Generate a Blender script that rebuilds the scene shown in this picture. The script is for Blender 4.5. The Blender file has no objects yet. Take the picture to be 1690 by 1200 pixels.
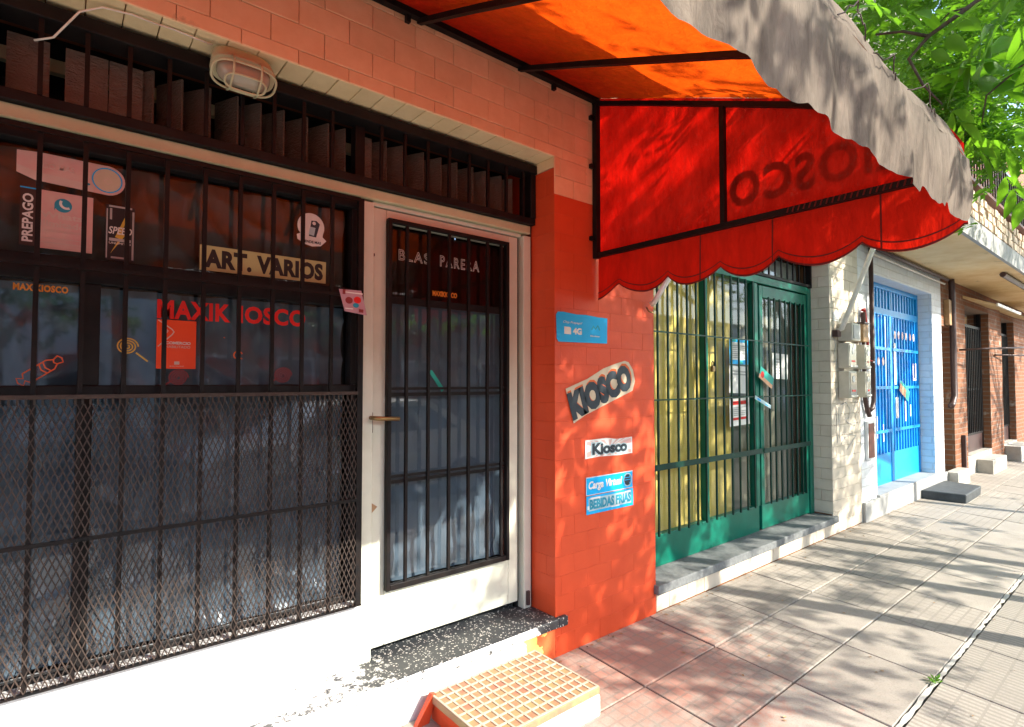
import bpy, bmesh, math, random
import numpy as np
from mathutils import Vector, Matrix, noise
R = math.radians
rng = random.Random(7)
S = bpy.context.scene
COL = S.collection

# ------------------------------------------------------------------ camera
cam_d = bpy.data.cameras.new('camera'); cam = bpy.data.objects.new('camera', cam_d); COL.objects.link(cam)
cam.location = (0, -2.05, 1.388)
cam.rotation_euler = (R(90 + 1.868), 0, R(-39.455))
cam_d.sensor_width = 36.0; cam_d.lens = 912.0 / 1690 * 36
cam_d.clip_start = 0.02; cam_d.clip_end = 500
S.camera = cam
# ------------------------------------------------------------------ light
SUN_EL, SUN_AZ = 31.0, 27.0            # the sun stands over the street, to the right of the wall's normal
w = bpy.data.worlds.new('World'); S.world = w; w.use_nodes = True
nt = w.node_tree; nt.nodes.clear()
sky = nt.nodes.new('ShaderNodeTexSky'); sky.sky_type = 'NISHITA'; sky.sun_disc = False
sky.sun_elevation = R(SUN_EL); sky.sun_rotation = R(180 - SUN_AZ); sky.air_density = 1.0; sky.dust_density = 1.2
bg = nt.nodes.new('ShaderNodeBackground'); bg.inputs[1].default_value = 0.15
wo = nt.nodes.new('ShaderNodeOutputWorld')
nt.links.new(sky.outputs[0], bg.inputs[0]); nt.links.new(bg.outputs[0], wo.inputs[0])
sd = bpy.data.lights.new('sun', 'SUN'); sd.energy = 2.6; sd.angle = R(0.55); sd.color = (1.0, 0.93, 0.80)
sun = bpy.data.objects.new('sun', sd); COL.objects.link(sun)
ldir = Vector((-math.sin(R(SUN_AZ)) * math.cos(R(SUN_EL)), math.cos(R(SUN_AZ)) * math.cos(R(SUN_EL)), -math.sin(R(SUN_EL))))
sun.rotation_euler = ldir.to_track_quat('-Z', 'Y').to_euler(); sun.location = (6, -12, 9)
vs = S.view_settings
S.display_settings.display_device = 'sRGB'
vs.view_transform = 'Standard'; vs.look = 'None'; vs.gamma = 1.0; vs.use_curve_mapping = False
vs.exposure = 2.1
S.render.engine = 'CYCLES'
S.cycles.max_bounces = 8; S.cycles.diffuse_bounces = 4; S.cycles.transparent_max_bounces = 16
S.cycles.caustics_reflective = False; S.cycles.caustics_refractive = False
S.cycles.sample_clamp_indirect = 6.0

# ------------------------------------------------------------------ materials
MATS = {}
class N:                                                   # tiny node helper
    def __init__(s, name):
        s.m = bpy.data.materials.new(name); s.m.use_nodes = True
        s.t = s.m.node_tree; s.t.nodes.clear()
        s.out = s.t.nodes.new('ShaderNodeOutputMaterial')
        s.tc = None
    def new(s, typ, **kw):
        n = s.t.nodes.new(typ)
        for k, v in kw.items(): setattr(n, k, v)
        return n
    def put(s, sock, v):
        if isinstance(v, bpy.types.NodeSocket): s.t.links.new(v, sock)
        elif v is not None:
            if sock.type == 'RGBA' and not isinstance(v, (int, float)) and len(v) == 3: v = (*v, 1)
            sock.default_value = v
    def obj(s):
        if not s.tc: s.tc = s.new('ShaderNodeTexCoord')
        return s.tc.outputs['Object']
    def pos(s):                                            # world position
        return s.new('ShaderNodeNewGeometry').outputs['Position']
    def map(s, vec, scale=(1, 1, 1), loc=(0, 0, 0), rot=(0, 0, 0)):
        n = s.new('ShaderNodeMapping'); s.put(n.inputs[0], vec)
        n.inputs['Scale'].default_value = scale; n.inputs['Location'].default_value = loc; n.inputs['Rotation'].default_value = rot
        return n.outputs[0]
    def noise(s, vec, scale, detail=4, rough=.55, dist=0):
        n = s.new('ShaderNodeTexNoise'); s.put(n.inputs['Vector'], vec)
        n.inputs['Scale'].default_value = scale; n.inputs['Detail'].default_value = detail
        n.inputs['Roughness'].default_value = rough; n.inputs['Distortion'].default_value = dist
        return n.outputs['Fac']
    def ramp(s, fac, stops, mode='LINEAR'):
        n = s.new('ShaderNodeValToRGB'); s.put(n.inputs[0], fac); cr = n.color_ramp; cr.interpolation = mode
        while len(cr.elements) < len(stops): cr.elements.new(.5)
        for e, (p, c) in zip(cr.elements, stops):
            e.position = p; e.color = (c, c, c, 1) if isinstance(c, (int, float)) else (*c, 1)
        return n.outputs[0]
    def mix(s, fac, a, b, mode='MIX'):
        n = s.new('ShaderNodeMix', data_type='RGBA', blend_type=mode)
        s.put(n.inputs[0], fac); s.put(n.inputs[6], a); s.put(n.inputs[7], b); return n.outputs[2]
    def math(s, op, a, b=None, clamp=False):
        n = s.new('ShaderNodeMath', operation=op, use_clamp=clamp); s.put(n.inputs[0], a)
        if b is not None: s.put(n.inputs[1], b)
        return n.outputs[0]
    def sep(s, vec):
        n = s.new('ShaderNodeSeparateXYZ'); s.put(n.inputs[0], vec); return n.outputs
    def comb(s, x, y, z):
        n = s.new('ShaderNodeCombineXYZ'); s.put(n.inputs[0], x); s.put(n.inputs[1], y); s.put(n.inputs[2], z); return n.outputs[0]
    def bump(s, h, strength=.3, dist=.01, nrm=None):
        n = s.new('ShaderNodeBump'); n.inputs['Strength'].default_value = strength; n.inputs['Distance'].default_value = dist
        s.put(n.inputs['Height'], h)
        if nrm is not None: s.put(n.inputs['Normal'], nrm)
        return n.outputs[0]
    def rand(s): return s.new('ShaderNodeObjectInfo').outputs['Random']
    def bsdf(s, col, rough=.6, spec=.4, metal=0, nrm=None, coat=0, coat_rough=.05):
        n = s.new('ShaderNodeBsdfPrincipled')
        s.put(n.inputs['Base Color'], col); s.put(n.inputs['Roughness'], rough); s.put(n.inputs['Specular IOR Level'], spec)
        s.put(n.inputs['Metallic'], metal); s.put(n.inputs['Coat Weight'], coat); s.put(n.inputs['Coat Roughness'], coat_rough)
        if nrm is not None: s.put(n.inputs['Normal'], nrm)
        return n.outputs[0]
    def done(s, sh):
        s.t.links.new(sh, s.out.inputs[0]); MATS[s.m.name] = s.m; return s.m

def plain(name, c, c2=None, scale=12, rough=.6, spec=.4, bump=.15, bscale=60, metal=0, dist=.004, rnd=0, dirt=None, coat=0):
    """painted / raw surface: two tones in soft blotches, fine relief, optional dirt blotches, per-object variation"""
    n = N(name); P = n.pos()
    c2 = c2 or tuple(x * .8 for x in c)
    col = n.mix(n.ramp(n.noise(P, scale, 6, .6), [(.35, 0.), (.68, 1.)]), c, c2)
    if rnd:
        v = n.math('ADD', n.math('MULTIPLY', n.rand(), rnd), 1 - rnd / 2)
        col = n.mix(1.0, col, n.comb(v, v, v), 'MULTIPLY')
    if dirt:
        f = n.ramp(n.noise(P, dirt[1], 8, .7), [(dirt[2], 0.), (dirt[2] + .12, 1.)])
        col = n.mix(f, col, dirt[0])
    nrm = n.bump(n.noise(P, bscale, 5, .6), bump, dist) if bump else None
    return n.done(n.bsdf(col, rough, spec, metal, nrm, coat))

# paint and tile
plain('salmon_tile', (.86, .56, .34), (.78, .47, .27), 9, .62, .3, .25, 70, rnd=.14, dirt=((.52, .33, .20), 5, .62))
plain('salmon_grout', (.24, .07, .03), rough=.9)
plain('cream_tile', (.84, .68, .42), (.76, .60, .35), 8, .6, .3, .25, 60, rnd=.12, dirt=((.40, .30, .2), 7, .63))
plain('pale_tile', (.66, .58, .47), (.58, .50, .40), 8, .6, .3, .25, 60, rnd=.14, dirt=((.44, .36, .28), 7, .63))
plain('cream_grout', (.26, .11, .05), rough=.9)
plain('orange_paint', (.68, .082, .024), (.61, .068, .02), 5, .48, .4, .2, 55, rnd=.05, dirt=((.62, .17, .09), 9, .70))
plain('white_paint', (.64, .65, .65), (.58, .59, .60), 4, .55, .4, .3, 40, dirt=((.40, .37, .33), 9, .66))
plain('cream_metal', (.54, .53, .34), (.47, .46, .29), 10, .5, .4, .2, 40, dirt=((.16, .11, .08), 26, .70))
plain('door_white', (.64, .66, .55), (.58, .60, .50), 8, .42, .45, .12, 40, dirt=((.2, .15, .1), 30, .72))
plain('black_iron', (.006, .006, .007), (.013, .009, .008), 26, .5, .18, .3, 120, dirt=((.03, .016, .011), 30, .68))
plain('rusty_iron', (.055, .036, .028), (.030, .023, .02), 40, .6, .35, .3, 140)
plain('black_frame', (.007, .007, .008), (.014, .012, .012), 12, .5, .18, .1, 60)
plain('green_paint', (.002, .15, .098), (.002, .115, .074), 6, .35, .3, .12, 40, dirt=((.012, .10, .07), 12, .66))
plain('green_iron', (.002, .030, .021), (.003, .042, .03), 12, .4, .25, .12, 60)
plain('blue_paint', (.001, .26, .68), (.001, .33, .74), 8, .38, .45, .15, 50, dirt=((.45, .55, .62), 14, .71))
plain('grey_stone', (.20, .21, .21), (.13, .14, .145), 30, .75, .3, .5, 90, dirt=((.42, .42, .4), 12, .66))
plain('dark_stone', (.07, .08, .085), (.045, .05, .055), 14, .6, .35, .35, 60)
plain('concrete', (.46, .43, .38), (.38, .35, .31), 10, .85, .25, .4, 70, dirt=((.25, .23, .2), 6, .64))
plain('grey_plinth', (.36, .36, .35), (.29, .29, .285), 5, .8, .25, .3, 60, dirt=((.52, .51, .49), 7, .62))
plain('asphalt', (.055, .055, .056), (.045, .045, .046), 20, .85, .25, .5, 140)
plain('soffit_plaster', (.76, .58, .33), (.64, .44, .22), 3, .85, .2, .25, 30, dirt=((.36, .24, .13), 3.5, .60))
plain('brown_metal', (.17, .05, .03), (.12, .035, .025), 20, .45)
plain('dark_pipe', (.07, .035, .03), (.05, .03, .03), 20, .4)
plain('white_pipe', (.74, .72, .66), (.64, .60, .52), 14, .45, dirt=((.3, .2, .12), 20, .66))
plain('meter_plastic', (.55, .52, .44), (.47, .44, .36), 14, .45)
plain('meter_glass', (.24, .27, .28), (.17, .2, .21), 8, .15, .6, .05)
plain('grey_plastic', (.42, .42, .41), rough=.5)
plain('wood', (.38, .24, .12), (.30, .18, .09), 20, .6)
plain('brass', (.30, .20, .08), (.22, .15, .07), 20, .35, metal=.8)
plain('steel', (.5, .5, .5), rough=.35, metal=.9)
plain('paper_white', (.78, .78, .76), (.74, .74, .72), 5, .7, bump=.05)
plain('paper_pink', (.66, .36, .35), (.66, .50, .44), 14, .6, bump=.03)
plain('paper_cream', (.62, .54, .40), (.55, .46, .34), 14, .6, bump=.03)
plain('print_pinkish_white', (.72, .55, .50), rough=.6, bump=0)
plain('print_white', (.80, .79, .76), rough=.5, bump=0)
plain('print_black', (.018, .018, .02), rough=.5, bump=0)
plain('print_ink', (.02, .03, .045), (.03, .045, .06), 40, .5, bump=0)
plain('print_red', (.72, .015, .01), (.62, .012, .008), 20, .5, bump=0)
plain('print_orange', (.80, .28, .03), rough=.5, bump=0)
plain('print_darkorange', (.72, .13, .02), rough=.5, bump=0)
plain('print_maroon', (.26, .035, .04), rough=.5, bump=0)
plain('print_yellow', (.66, .44, .06), rough=.5, bump=0)
plain('print_blue', (.0, .43, .88), (.0, .38, .82), 10, .4, bump=.05)
plain('print_palecyan', (.45, .62, .68), rough=.5, bump=0)
plain('print_teal', (.02, .30, .45), rough=.5, bump=0)
plain('print_turquoise', (.02, .42, .34), rough=.5, bump=0)
plain('print_peach', (.70, .36, .20), rough=.5, bump=0)
plain('print_grey', (.42, .42, .42), rough=.5, bump=0)
plain('poster_red', (.80, .075, .012), (.76, .065, .01), 6, .5, bump=0)
plain('poster_dark', (.045, .022, .018), rough=.5, bump=0)
plain('poster_lime', (.50, .52, .24), (.47, .48, .22), 5, .55, bump=.03)
plain('flyer_pink', (.50, .30, .36), (.44, .26, .32), 10, .5, bump=0)
plain('lamp_glass', (.42, .38, .30), (.34, .30, .24), 6, .2, .6, .05)
plain('bark', (.12, .085, .06), (.07, .05, .037), 18, .9, .2, .7, 30, dist=.02)
plain('red_tube', (.45, .02, .015), rough=.4)
plain('car_white', (.78, .78, .78), (.76, .76, .76), 3, .25, .5, 0, coat=.6)
plain('car_glass', (.02, .025, .03), rough=.05, spec=.6, bump=0)
plain('rubber', (.02, .02, .02), rough=.8)
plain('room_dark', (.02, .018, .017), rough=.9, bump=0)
plain('far_plaster', (.34, .30, .26), (.28, .25, .22), 1.5, .85)
plain('far_plaster_pale', (.66, .69, .73), (.58, .61, .65), 1.5, .85)
plain('far_window', (.03, .04, .05), rough=.1, spec=.6, bump=0)
plain('curb', (.38, .37, .35), (.3, .29, .27), 8, .85)
plain('rubble_stone', (.70, .56, .42), (.46, .33, .24), 9, .8, .3, .5, 50, rnd=.5)
plain('old_grout', (.56, .54, .50), (.44, .42, .385), 30, .9, .2, .5, 90, dirt=((.2, .18, .15), 24, .62))
plain('dark_thread', (.13, .008, .006), rough=.8, bump=0)
plain('joint_dirt', (.15, .125, .10), (.10, .085, .07), 20, .95)
plain('mortar', (.40, .36, .30), rough=.9)
plain('pot_clay', (.40, .16, .08), rough=.8)

def brick_mat(name, c1, c2, mortar, bw=.24, bh=.065, msize=.008, rough=.8, stain=None, strength=.6):
    n = N(name); x, y, z = n.sep(n.pos())
    v = n.comb(n.math('ADD', x, y), z, 0)
    b = n.new('ShaderNodeTexBrick'); n.put(b.inputs['Vector'], v)
    b.inputs['Scale'].default_value = 1; b.inputs['Brick Width'].default_value = bw; b.inputs['Row Height'].default_value = bh
    b.inputs['Mortar Size'].default_value = msize; b.inputs['Mortar Smooth'].default_value = .3
    for k, c in (('Color1', c1), ('Color2', c2), ('Mortar', mortar)): n.put(b.inputs[k], c)
    P = n.pos(); nz = n.noise(P, 14, 7, .65)
    col = n.mix(.35, b.outputs['Color'], n.mix(nz, tuple(q * .55 for q in c1), tuple(min(1, q * 1.4) for q in c1)))
    if stain: col = n.mix(n.ramp(n.noise(P, stain[1], 5, .6), [(stain[2], 0.), (stain[2] + .15, 1.)]), col, stain[0])
    h = n.math('SUBTRACT', n.math('MULTIPLY', nz, .5), b.outputs['Fac'])
    return n.done(n.bsdf(col, rough, .3, 0, n.bump(h, strength, .012)))
brick_mat('white_brick', (.76, .80, .84), (.70, .72, .74), (.62, .63, .64), .25, .085, .007, .6, stain=((.55, .53, .5), 5, .64), strength=.7)
brick_mat('brown_brick', (.27, .105, .048), (.18, .075, .038), (.23, .19, .15), .24, .072, .011, .85, stain=((.52, .45, .38), 4, .60))
brick_mat('far_tile', (.60, .27, .17), (.55, .24, .15), (.36, .17, .09), .39, .098, .004, .6, strength=.2)
brick_mat('far_cream_tile', (.62, .5, .35), (.56, .45, .31), (.34, .22, .13), .39, .098, .004, .6, strength=.2)

def sill_terrazzo():
    n = N('terrazzo_sill'); P = n.pos()
    vo = n.new('ShaderNodeTexVoronoi'); n.put(vo.inputs['Vector'], P); vo.inputs['Scale'].default_value = 95
    chip = n.math('LESS_THAN', vo.outputs['Distance'], n.math('ADD', n.math('MULTIPLY', n.sep(vo.outputs['Color'])[1], .38), .10))
    pick = n.math('GREATER_THAN', n.sep(vo.outputs['Color'])[0], .38)
    ter = n.mix(n.math('MULTIPLY', chip, pick), (.036, .04, .045), (.50, .49, .465))
    x, y, z = n.sep(P)
    # white paint left of the door, worn to bare terrazzo towards the right and along the front edge
    grad = n.math('ADD', n.math('MULTIPLY', n.math('SUBTRACT', 1.13, x), 1.6), n.math('MULTIPLY', n.math('SUBTRACT', n.noise(P, 22, 8, .7), .5), 2.6))
    nz2 = n.noise(P, 12, 4)
    edge = n.math('MULTIPLY', n.math('LESS_THAN', y, .03), n.math('MULTIPLY', n.math('GREATER_THAN', n.noise(P, 30, 6, .75), .52), .9))
    paint = n.math('MULTIPLY', n.ramp(grad, [(.18, 0.), (.34, 1.)]), n.math('SUBTRACT', 1, edge))
    front = n.math('MULTIPLY', n.math('LESS_THAN', y, -.0265), n.math('LESS_THAN', n.math('ADD', x, n.math('MULTIPLY', nz2, .3)), 2.0))
    paint = n.math('MAXIMUM', paint, n.math('MULTIPLY', front, n.math('GREATER_THAN', n.noise(P, 40, 5, .7), .40)))
    col = n.mix(paint, ter, (.62, .63, .62))
    return n.done(n.bsdf(col, .5, .4, 0, n.bump(n.noise(P, 60, 4), .15, .004)))
sill_terrazzo()

def base_wall():                                           # white plinth with yellow and red overspray by the pillar
    n = N('plinth_paint'); P = n.pos(); x, y, z = n.sep(P)
    nz = n.noise(P, 9, 4, .6)
    q = n.math('ADD', x, n.math('MULTIPLY', n.math('SUBTRACT', nz, .5), .35))
    col = n.mix(n.ramp(n.noise(P, 16, 8, .7), [(.66, 0.), (.76, 1.)]), (.64, .65, .64), (.36, .33, .29))
    col = n.mix(n.ramp(q, [(0, 0.), (1, 1.)]), col, col)
    yel = n.math('GREATER_THAN', q, 1.77); red = n.math('GREATER_THAN', q, 1.88)
    col = n.mix(yel, col, (.70, .50, .14)); col = n.mix(red, col, (.74, .13, .04))
    return n.done(n.bsdf(col, .6, .35, 0, n.bump(n.noise(P, 45, 5), .25, .005)))
base_wall()

def scuffed(name, a, b):
    n = N(name); P = n.pos(); x, y, z = n.sep(P)
    col = n.mix(n.ramp(n.noise(P, 4, 6, .6), [(.35, 0.), (.68, 1.)]), a, b)
    col = n.mix(n.ramp(n.noise(n.map(P, (1, 1, .10)), 24, 7, .7), [(.58, 0.), (.74, .55)]), col, (.36, .33, .28))
    col = n.mix(n.ramp(n.noise(P, 13, 9, .78), [(.64, 0.), (.70, .9)]), col, (.30, .27, .23))
    return n.done(n.bsdf(col, .5, .4, 0, n.bump(n.noise(P, 40, 6, .65), .35, .006)))
scuffed('white_paint', (.62, .63, .63), (.54, .55, .56)); scuffed('door_white', (.64, .66, .55), (.57, .59, .49))
def worn_orange():
    n = N('orange_paint'); P = n.pos(); x, y, z = n.sep(P)
    col = n.mix(n.ramp(n.noise(P, 5, 6, .6), [(.35, 0.), (.68, 1.)]), (.74, .098, .03), (.67, .082, .026))
    streak = n.ramp(n.noise(n.map(P, (1, 1, .06)), 30, 6, .65), [(.5, 0.), (.72, .5)])
    col = n.mix(streak, col, (.56, .10, .05))
    col = n.mix(n.ramp(n.noise(P, 11, 9, .75), [(.66, 0.), (.73, .8)]), col, (.60, .19, .10))
    chip = n.ramp(n.noise(P, 34, 4, .6), [(.735, 0.), (.75, 1.)]); col = n.mix(chip, col, (.50, .38, .27))
    low = n.math('SUBTRACT', .16, n.math('ADD', z, n.math('MULTIPLY', n.math('SUBTRACT', n.noise(P, 16, 6, .7), .5), .35)))
    col = n.mix(n.ramp(n.math('MULTIPLY', low, 6), [(0., 0.), (1., .55)]), col, (.22, .07, .045))
    return n.done(n.bsdf(col, .5, .35, 0, n.bump(n.noise(P, 45, 6, .6), .3, .005)))
worn_orange()
def slab_mat(name, pat, base, base2):
    n = N(name); P = n.pos(); x, y, z = n.sep(P)
    speck = n.ramp(n.noise(P, 130, 3, .7), [(.36, 0.), (.5, 1.)])
    col = n.mix(n.ramp(n.noise(P, 5, 7, .65), [(.3, 0.), (.7, 1.)]), base, base2)
    col = n.mix(n.math('MULTIPLY', n.math('SUBTRACT', 1, speck), .45), col, tuple(q * .55 for q in base))
    col = n.mix(n.ramp(n.noise(P, 2.3, 9, .72), [(.5, 0.), (.75, .55)]), col, tuple(q * .6 for q in base))
    v = n.math('ADD', n.math('MULTIPLY', n.rand(), .22), .86); col = n.mix(1.0, col, n.comb(v, v, v), 'MULTIPLY')
    # old red paint trodden into the paving by the pillar
    dx = n.math('MULTIPLY', n.math('SUBTRACT', x, 2.25), .8); dy = n.math('SUBTRACT', y, -.35)
    d = n.math('SQRT', n.math('ADD', n.math('MULTIPLY', dx, dx), n.math('MULTIPLY', dy, dy)))
    red = n.math('MULTIPLY', n.ramp(n.math('ADD', d, n.math('MULTIPLY', n.math('SUBTRACT', n.noise(P, 14, 9, .78), .5), 2.4)), [(.1, 1.), (.7, 0.)]), .60)
    col = n.mix(red, col, (.52, .16, .10))
    nrm = None
    h = n.math('MULTIPLY', n.noise(P, 90, 5, .7), .35)
    if pat:
        O = n.map(n.obj(), (pat[0], pat[1], 1)); ox, oy, oz = n.sep(O)
        fx = n.math('ABSOLUTE', n.math('SUBTRACT', n.math('FRACT', ox), .5)); fy = n.math('ABSOLUTE', n.math('SUBTRACT', n.math('FRACT', oy), .5))
        pad = n.math('MULTIPLY', n.math('LESS_THAN', fx, .5 - pat[2]), n.math('LESS_THAN', fy, .5 - pat[3]))
        wear = n.ramp(n.noise(P, 3.2, 4), [(.3, pat[4]), (.75, 1.)])
        pad = n.math('MULTIPLY', pad, wear)
        h = n.math('ADD', h, n.math('MULTIPLY', pad, .8))
        col = n.mix(n.math('MULTIPLY', n.math('SUBTRACT', 1, pad), .62), col, tuple(q * .5 for q in base))
    return n.done(n.bsdf(col, .8, .25, 0, n.bump(h, .55, .006)))
slab_mat('slab_squares', (10 / .6, 7 / .4, .09, .09, .15), (.44, .395, .345), (.35, .315, .275))
slab_mat('slab_speckled', None, (.41, .37, .325), (.33, .295, .26))
slab_mat('slab_ribbed', (17 / .6, 4 / .4, .24, .05, .85), (.44, .40, .35), (.36, .325, .285))

def tile_top():
    n = N('step_tile_paint'); P = n.pos()
    a = n.ramp(n.noise(P, 9, 5, .6), [(.38, 0.), (.62, 1.)])
    col = n.mix(a, (.38, .29, .14), (.38, .17, .11))
    return n.done(n.bsdf(col, .6, .35, 0, n.bump(n.noise(P, 70, 4), .2, .004)))
tile_top()
plain('step_tile_rim', (.56, .50, .40), (.50, .36, .27), 8, .6, .35, .15, 60)

def canvas(name, trans, inner, outer, gain=1.0):
    """woven awning canvas: red lining below, sun-bleached weather side above, light shines through it"""
    n = N(name); P = n.pos()
    back = n.new('ShaderNodeNewGeometry').outputs['Backfacing']
    st = n.noise(n.map(P, (3, 3, 1.2)), 4, 7, .65)
    o = n.mix(n.ramp(st, [(.32, 0.), (.66, 1.)]), outer, tuple(q * .38 for q in outer))
    o = n.mix(n.ramp(n.noise(P, 40, 6, .7), [(.55, 0.), (.75, .6)]), o, (.20, .14, .11))
    i = n.mix(n.ramp(n.noise(n.map(P, (5, 5, 1.4)), 5, 7, .65), [(.35, 0.), (.72, 1.)]), inner, tuple(q * .55 for q in inner))
    col = n.mix(back, o, i)
    o = n.mix(n.ramp(n.noise(n.map(P, (1, 1, .12)), 26, 6, .7), [(.42, 0.), (.66, .75)]), o, tuple(q * .42 for q in outer))
    nrm = n.bump(n.noise(n.map(P, (1, 1, .35)), 9, 4, .55), .35, .02)
    nrm = n.bump(n.noise(n.map(P, (1, 1, .3), rot=(0, .5, 0)), 22, 5, .6, 1.2), .45, .02, nrm)
    df = n.bsdf(col, .8, .15, 0, nrm)
    tr = n.new('ShaderNodeBsdfTranslucent')
    n.put(tr.inputs[0], n.mix(n.ramp(st, [(.3, 0.), (.75, 1.)]), trans, tuple(q * .62 for q in trans))); n.put(tr.inputs[1], nrm)
    m = n.new('ShaderNodeMixShader'); m.inputs[0].default_value = gain
    n.t.links.new(df, m.inputs[1]); n.t.links.new(tr.outputs[0], m.inputs[2])
    return n.done(m.outputs[0])
canvas('canopy_canvas', (.96, .108, .005), (.66, .014, .006), (.42, .34, .27), .48)
canvas('side_canvas', (.85, .007, .003), (.66, .007, .004), (.55, .05, .03), .52)
canvas('valance_canvas', (.80, .018, .006), (.66, .016, .008), (.62, .06, .03), .40)
canvas('hood_canvas', (.50, .30, .18), (.26, .28, .33), (.18, .145, .115), .10)

def glass(name, tint=(.86, .88, .9), refl=1.8):
    n = N(name)
    ge = n.new('ShaderNodeNewGeometry'); dt = n.new('ShaderNodeVectorMath', operation='DOT_PRODUCT')
    n.put(dt.inputs[0], ge.outputs['Normal']); n.put(dt.inputs[1], ge.outputs['Incoming'])
    k = n.math('POWER', n.math('SUBTRACT', 1, n.math('ABSOLUTE', dt.outputs['Value'])), 4.2)
    f = n.math('MULTIPLY', n.math('ADD', n.math('MULTIPLY', k, .93), .05), refl, True)
    f = n.math('MULTIPLY', f, n.math('SUBTRACT', 1, ge.outputs['Backfacing']))
    t = n.new('ShaderNodeBsdfTransparent'); n.put(t.inputs[0], tint)
    g = n.new('ShaderNodeBsdfGlossy'); g.inputs['Roughness'].default_value = .03; n.put(g.inputs[0], (.93, .96, 1.))
    m = n.new('ShaderNodeMixShader'); n.t.links.new(f, m.inputs[0]); n.t.links.new(t.outputs[0], m.inputs[1]); n.t.links.new(g.outputs[0], m.inputs[2])
    return n.done(m.outputs[0])
glass('window_glass', refl=1.5)
glass('clear_glass', (.93, .95, .93), .7); glass('dull_glass', (.8, .8, .8), .55)
def film(name, c, rough=.28):
    n = N(name); P = n.pos()
    col = n.mix(n.noise(P, 3, 4), c, tuple(q * .6 for q in c))
    return n.done(n.bsdf(col, rough, .4, 0, n.bump(n.noise(n.map(P, (1, 1, .6), rot=(0, .6, 0)), 16, 5, .6, .8), .25, .01)))
film('dark_film', (.15, .20, .245), .24); film('grey_film', (.14, .132, .125), .24); film('brown_film', (.022, .010, .008), .35)
n_ = N('louvre_glass'); P_ = n_.pos()
n_.done(n_.bsdf(n_.mix(n_.noise(P_, 20, 4), (.20, .155, .12), (.12, .095, .075)), .35, .5, 0, n_.bump(n_.noise(n_.map(P_, (1, 1, 2.5)), 55, 2, .5, .6), .8, .01)))
n_ = N('curtain_yellow'); P_ = n_.pos()
n_.done(n_.bsdf(n_.mix(n_.noise(P_, 6, 3), (.74, .55, .16), (.66, .47, .12)), .75, .2))
n_ = N('shop_inside'); P_ = n_.pos()
n_.done(n_.bsdf(n_.mix(n_.noise(P_, 3, 3), (.30, .27, .21), (.22, .20, .155)), .8, .2))

def leaf_mat(name, c1, c2, trans):
    n = N(name); v = n.noise(n.pos(), 11.0, 4)
    col = n.mix(n.ramp(v, [(.35, 0.), (.65, 1.)]), c1, c2)
    a = n.bsdf(col, .42, .4)
    t = n.new('ShaderNodeBsdfTranslucent'); n.put(t.inputs[0], trans)
    m = n.new('ShaderNodeMixShader'); m.inputs[0].default_value = .5
    n.t.links.new(a, m.inputs[1]); n.t.links.new(t.outputs[0], m.inputs[2]); return n.done(m.outputs[0])
leaf_mat('ash_leaf', (.04, .13, .018), (.09, .22, .025), (.20, .46, .02))
leaf_mat('dark_leaf', (.022, .075, .015), (.04, .11, .02), (.06, .18, .018))
M = MATS

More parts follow.
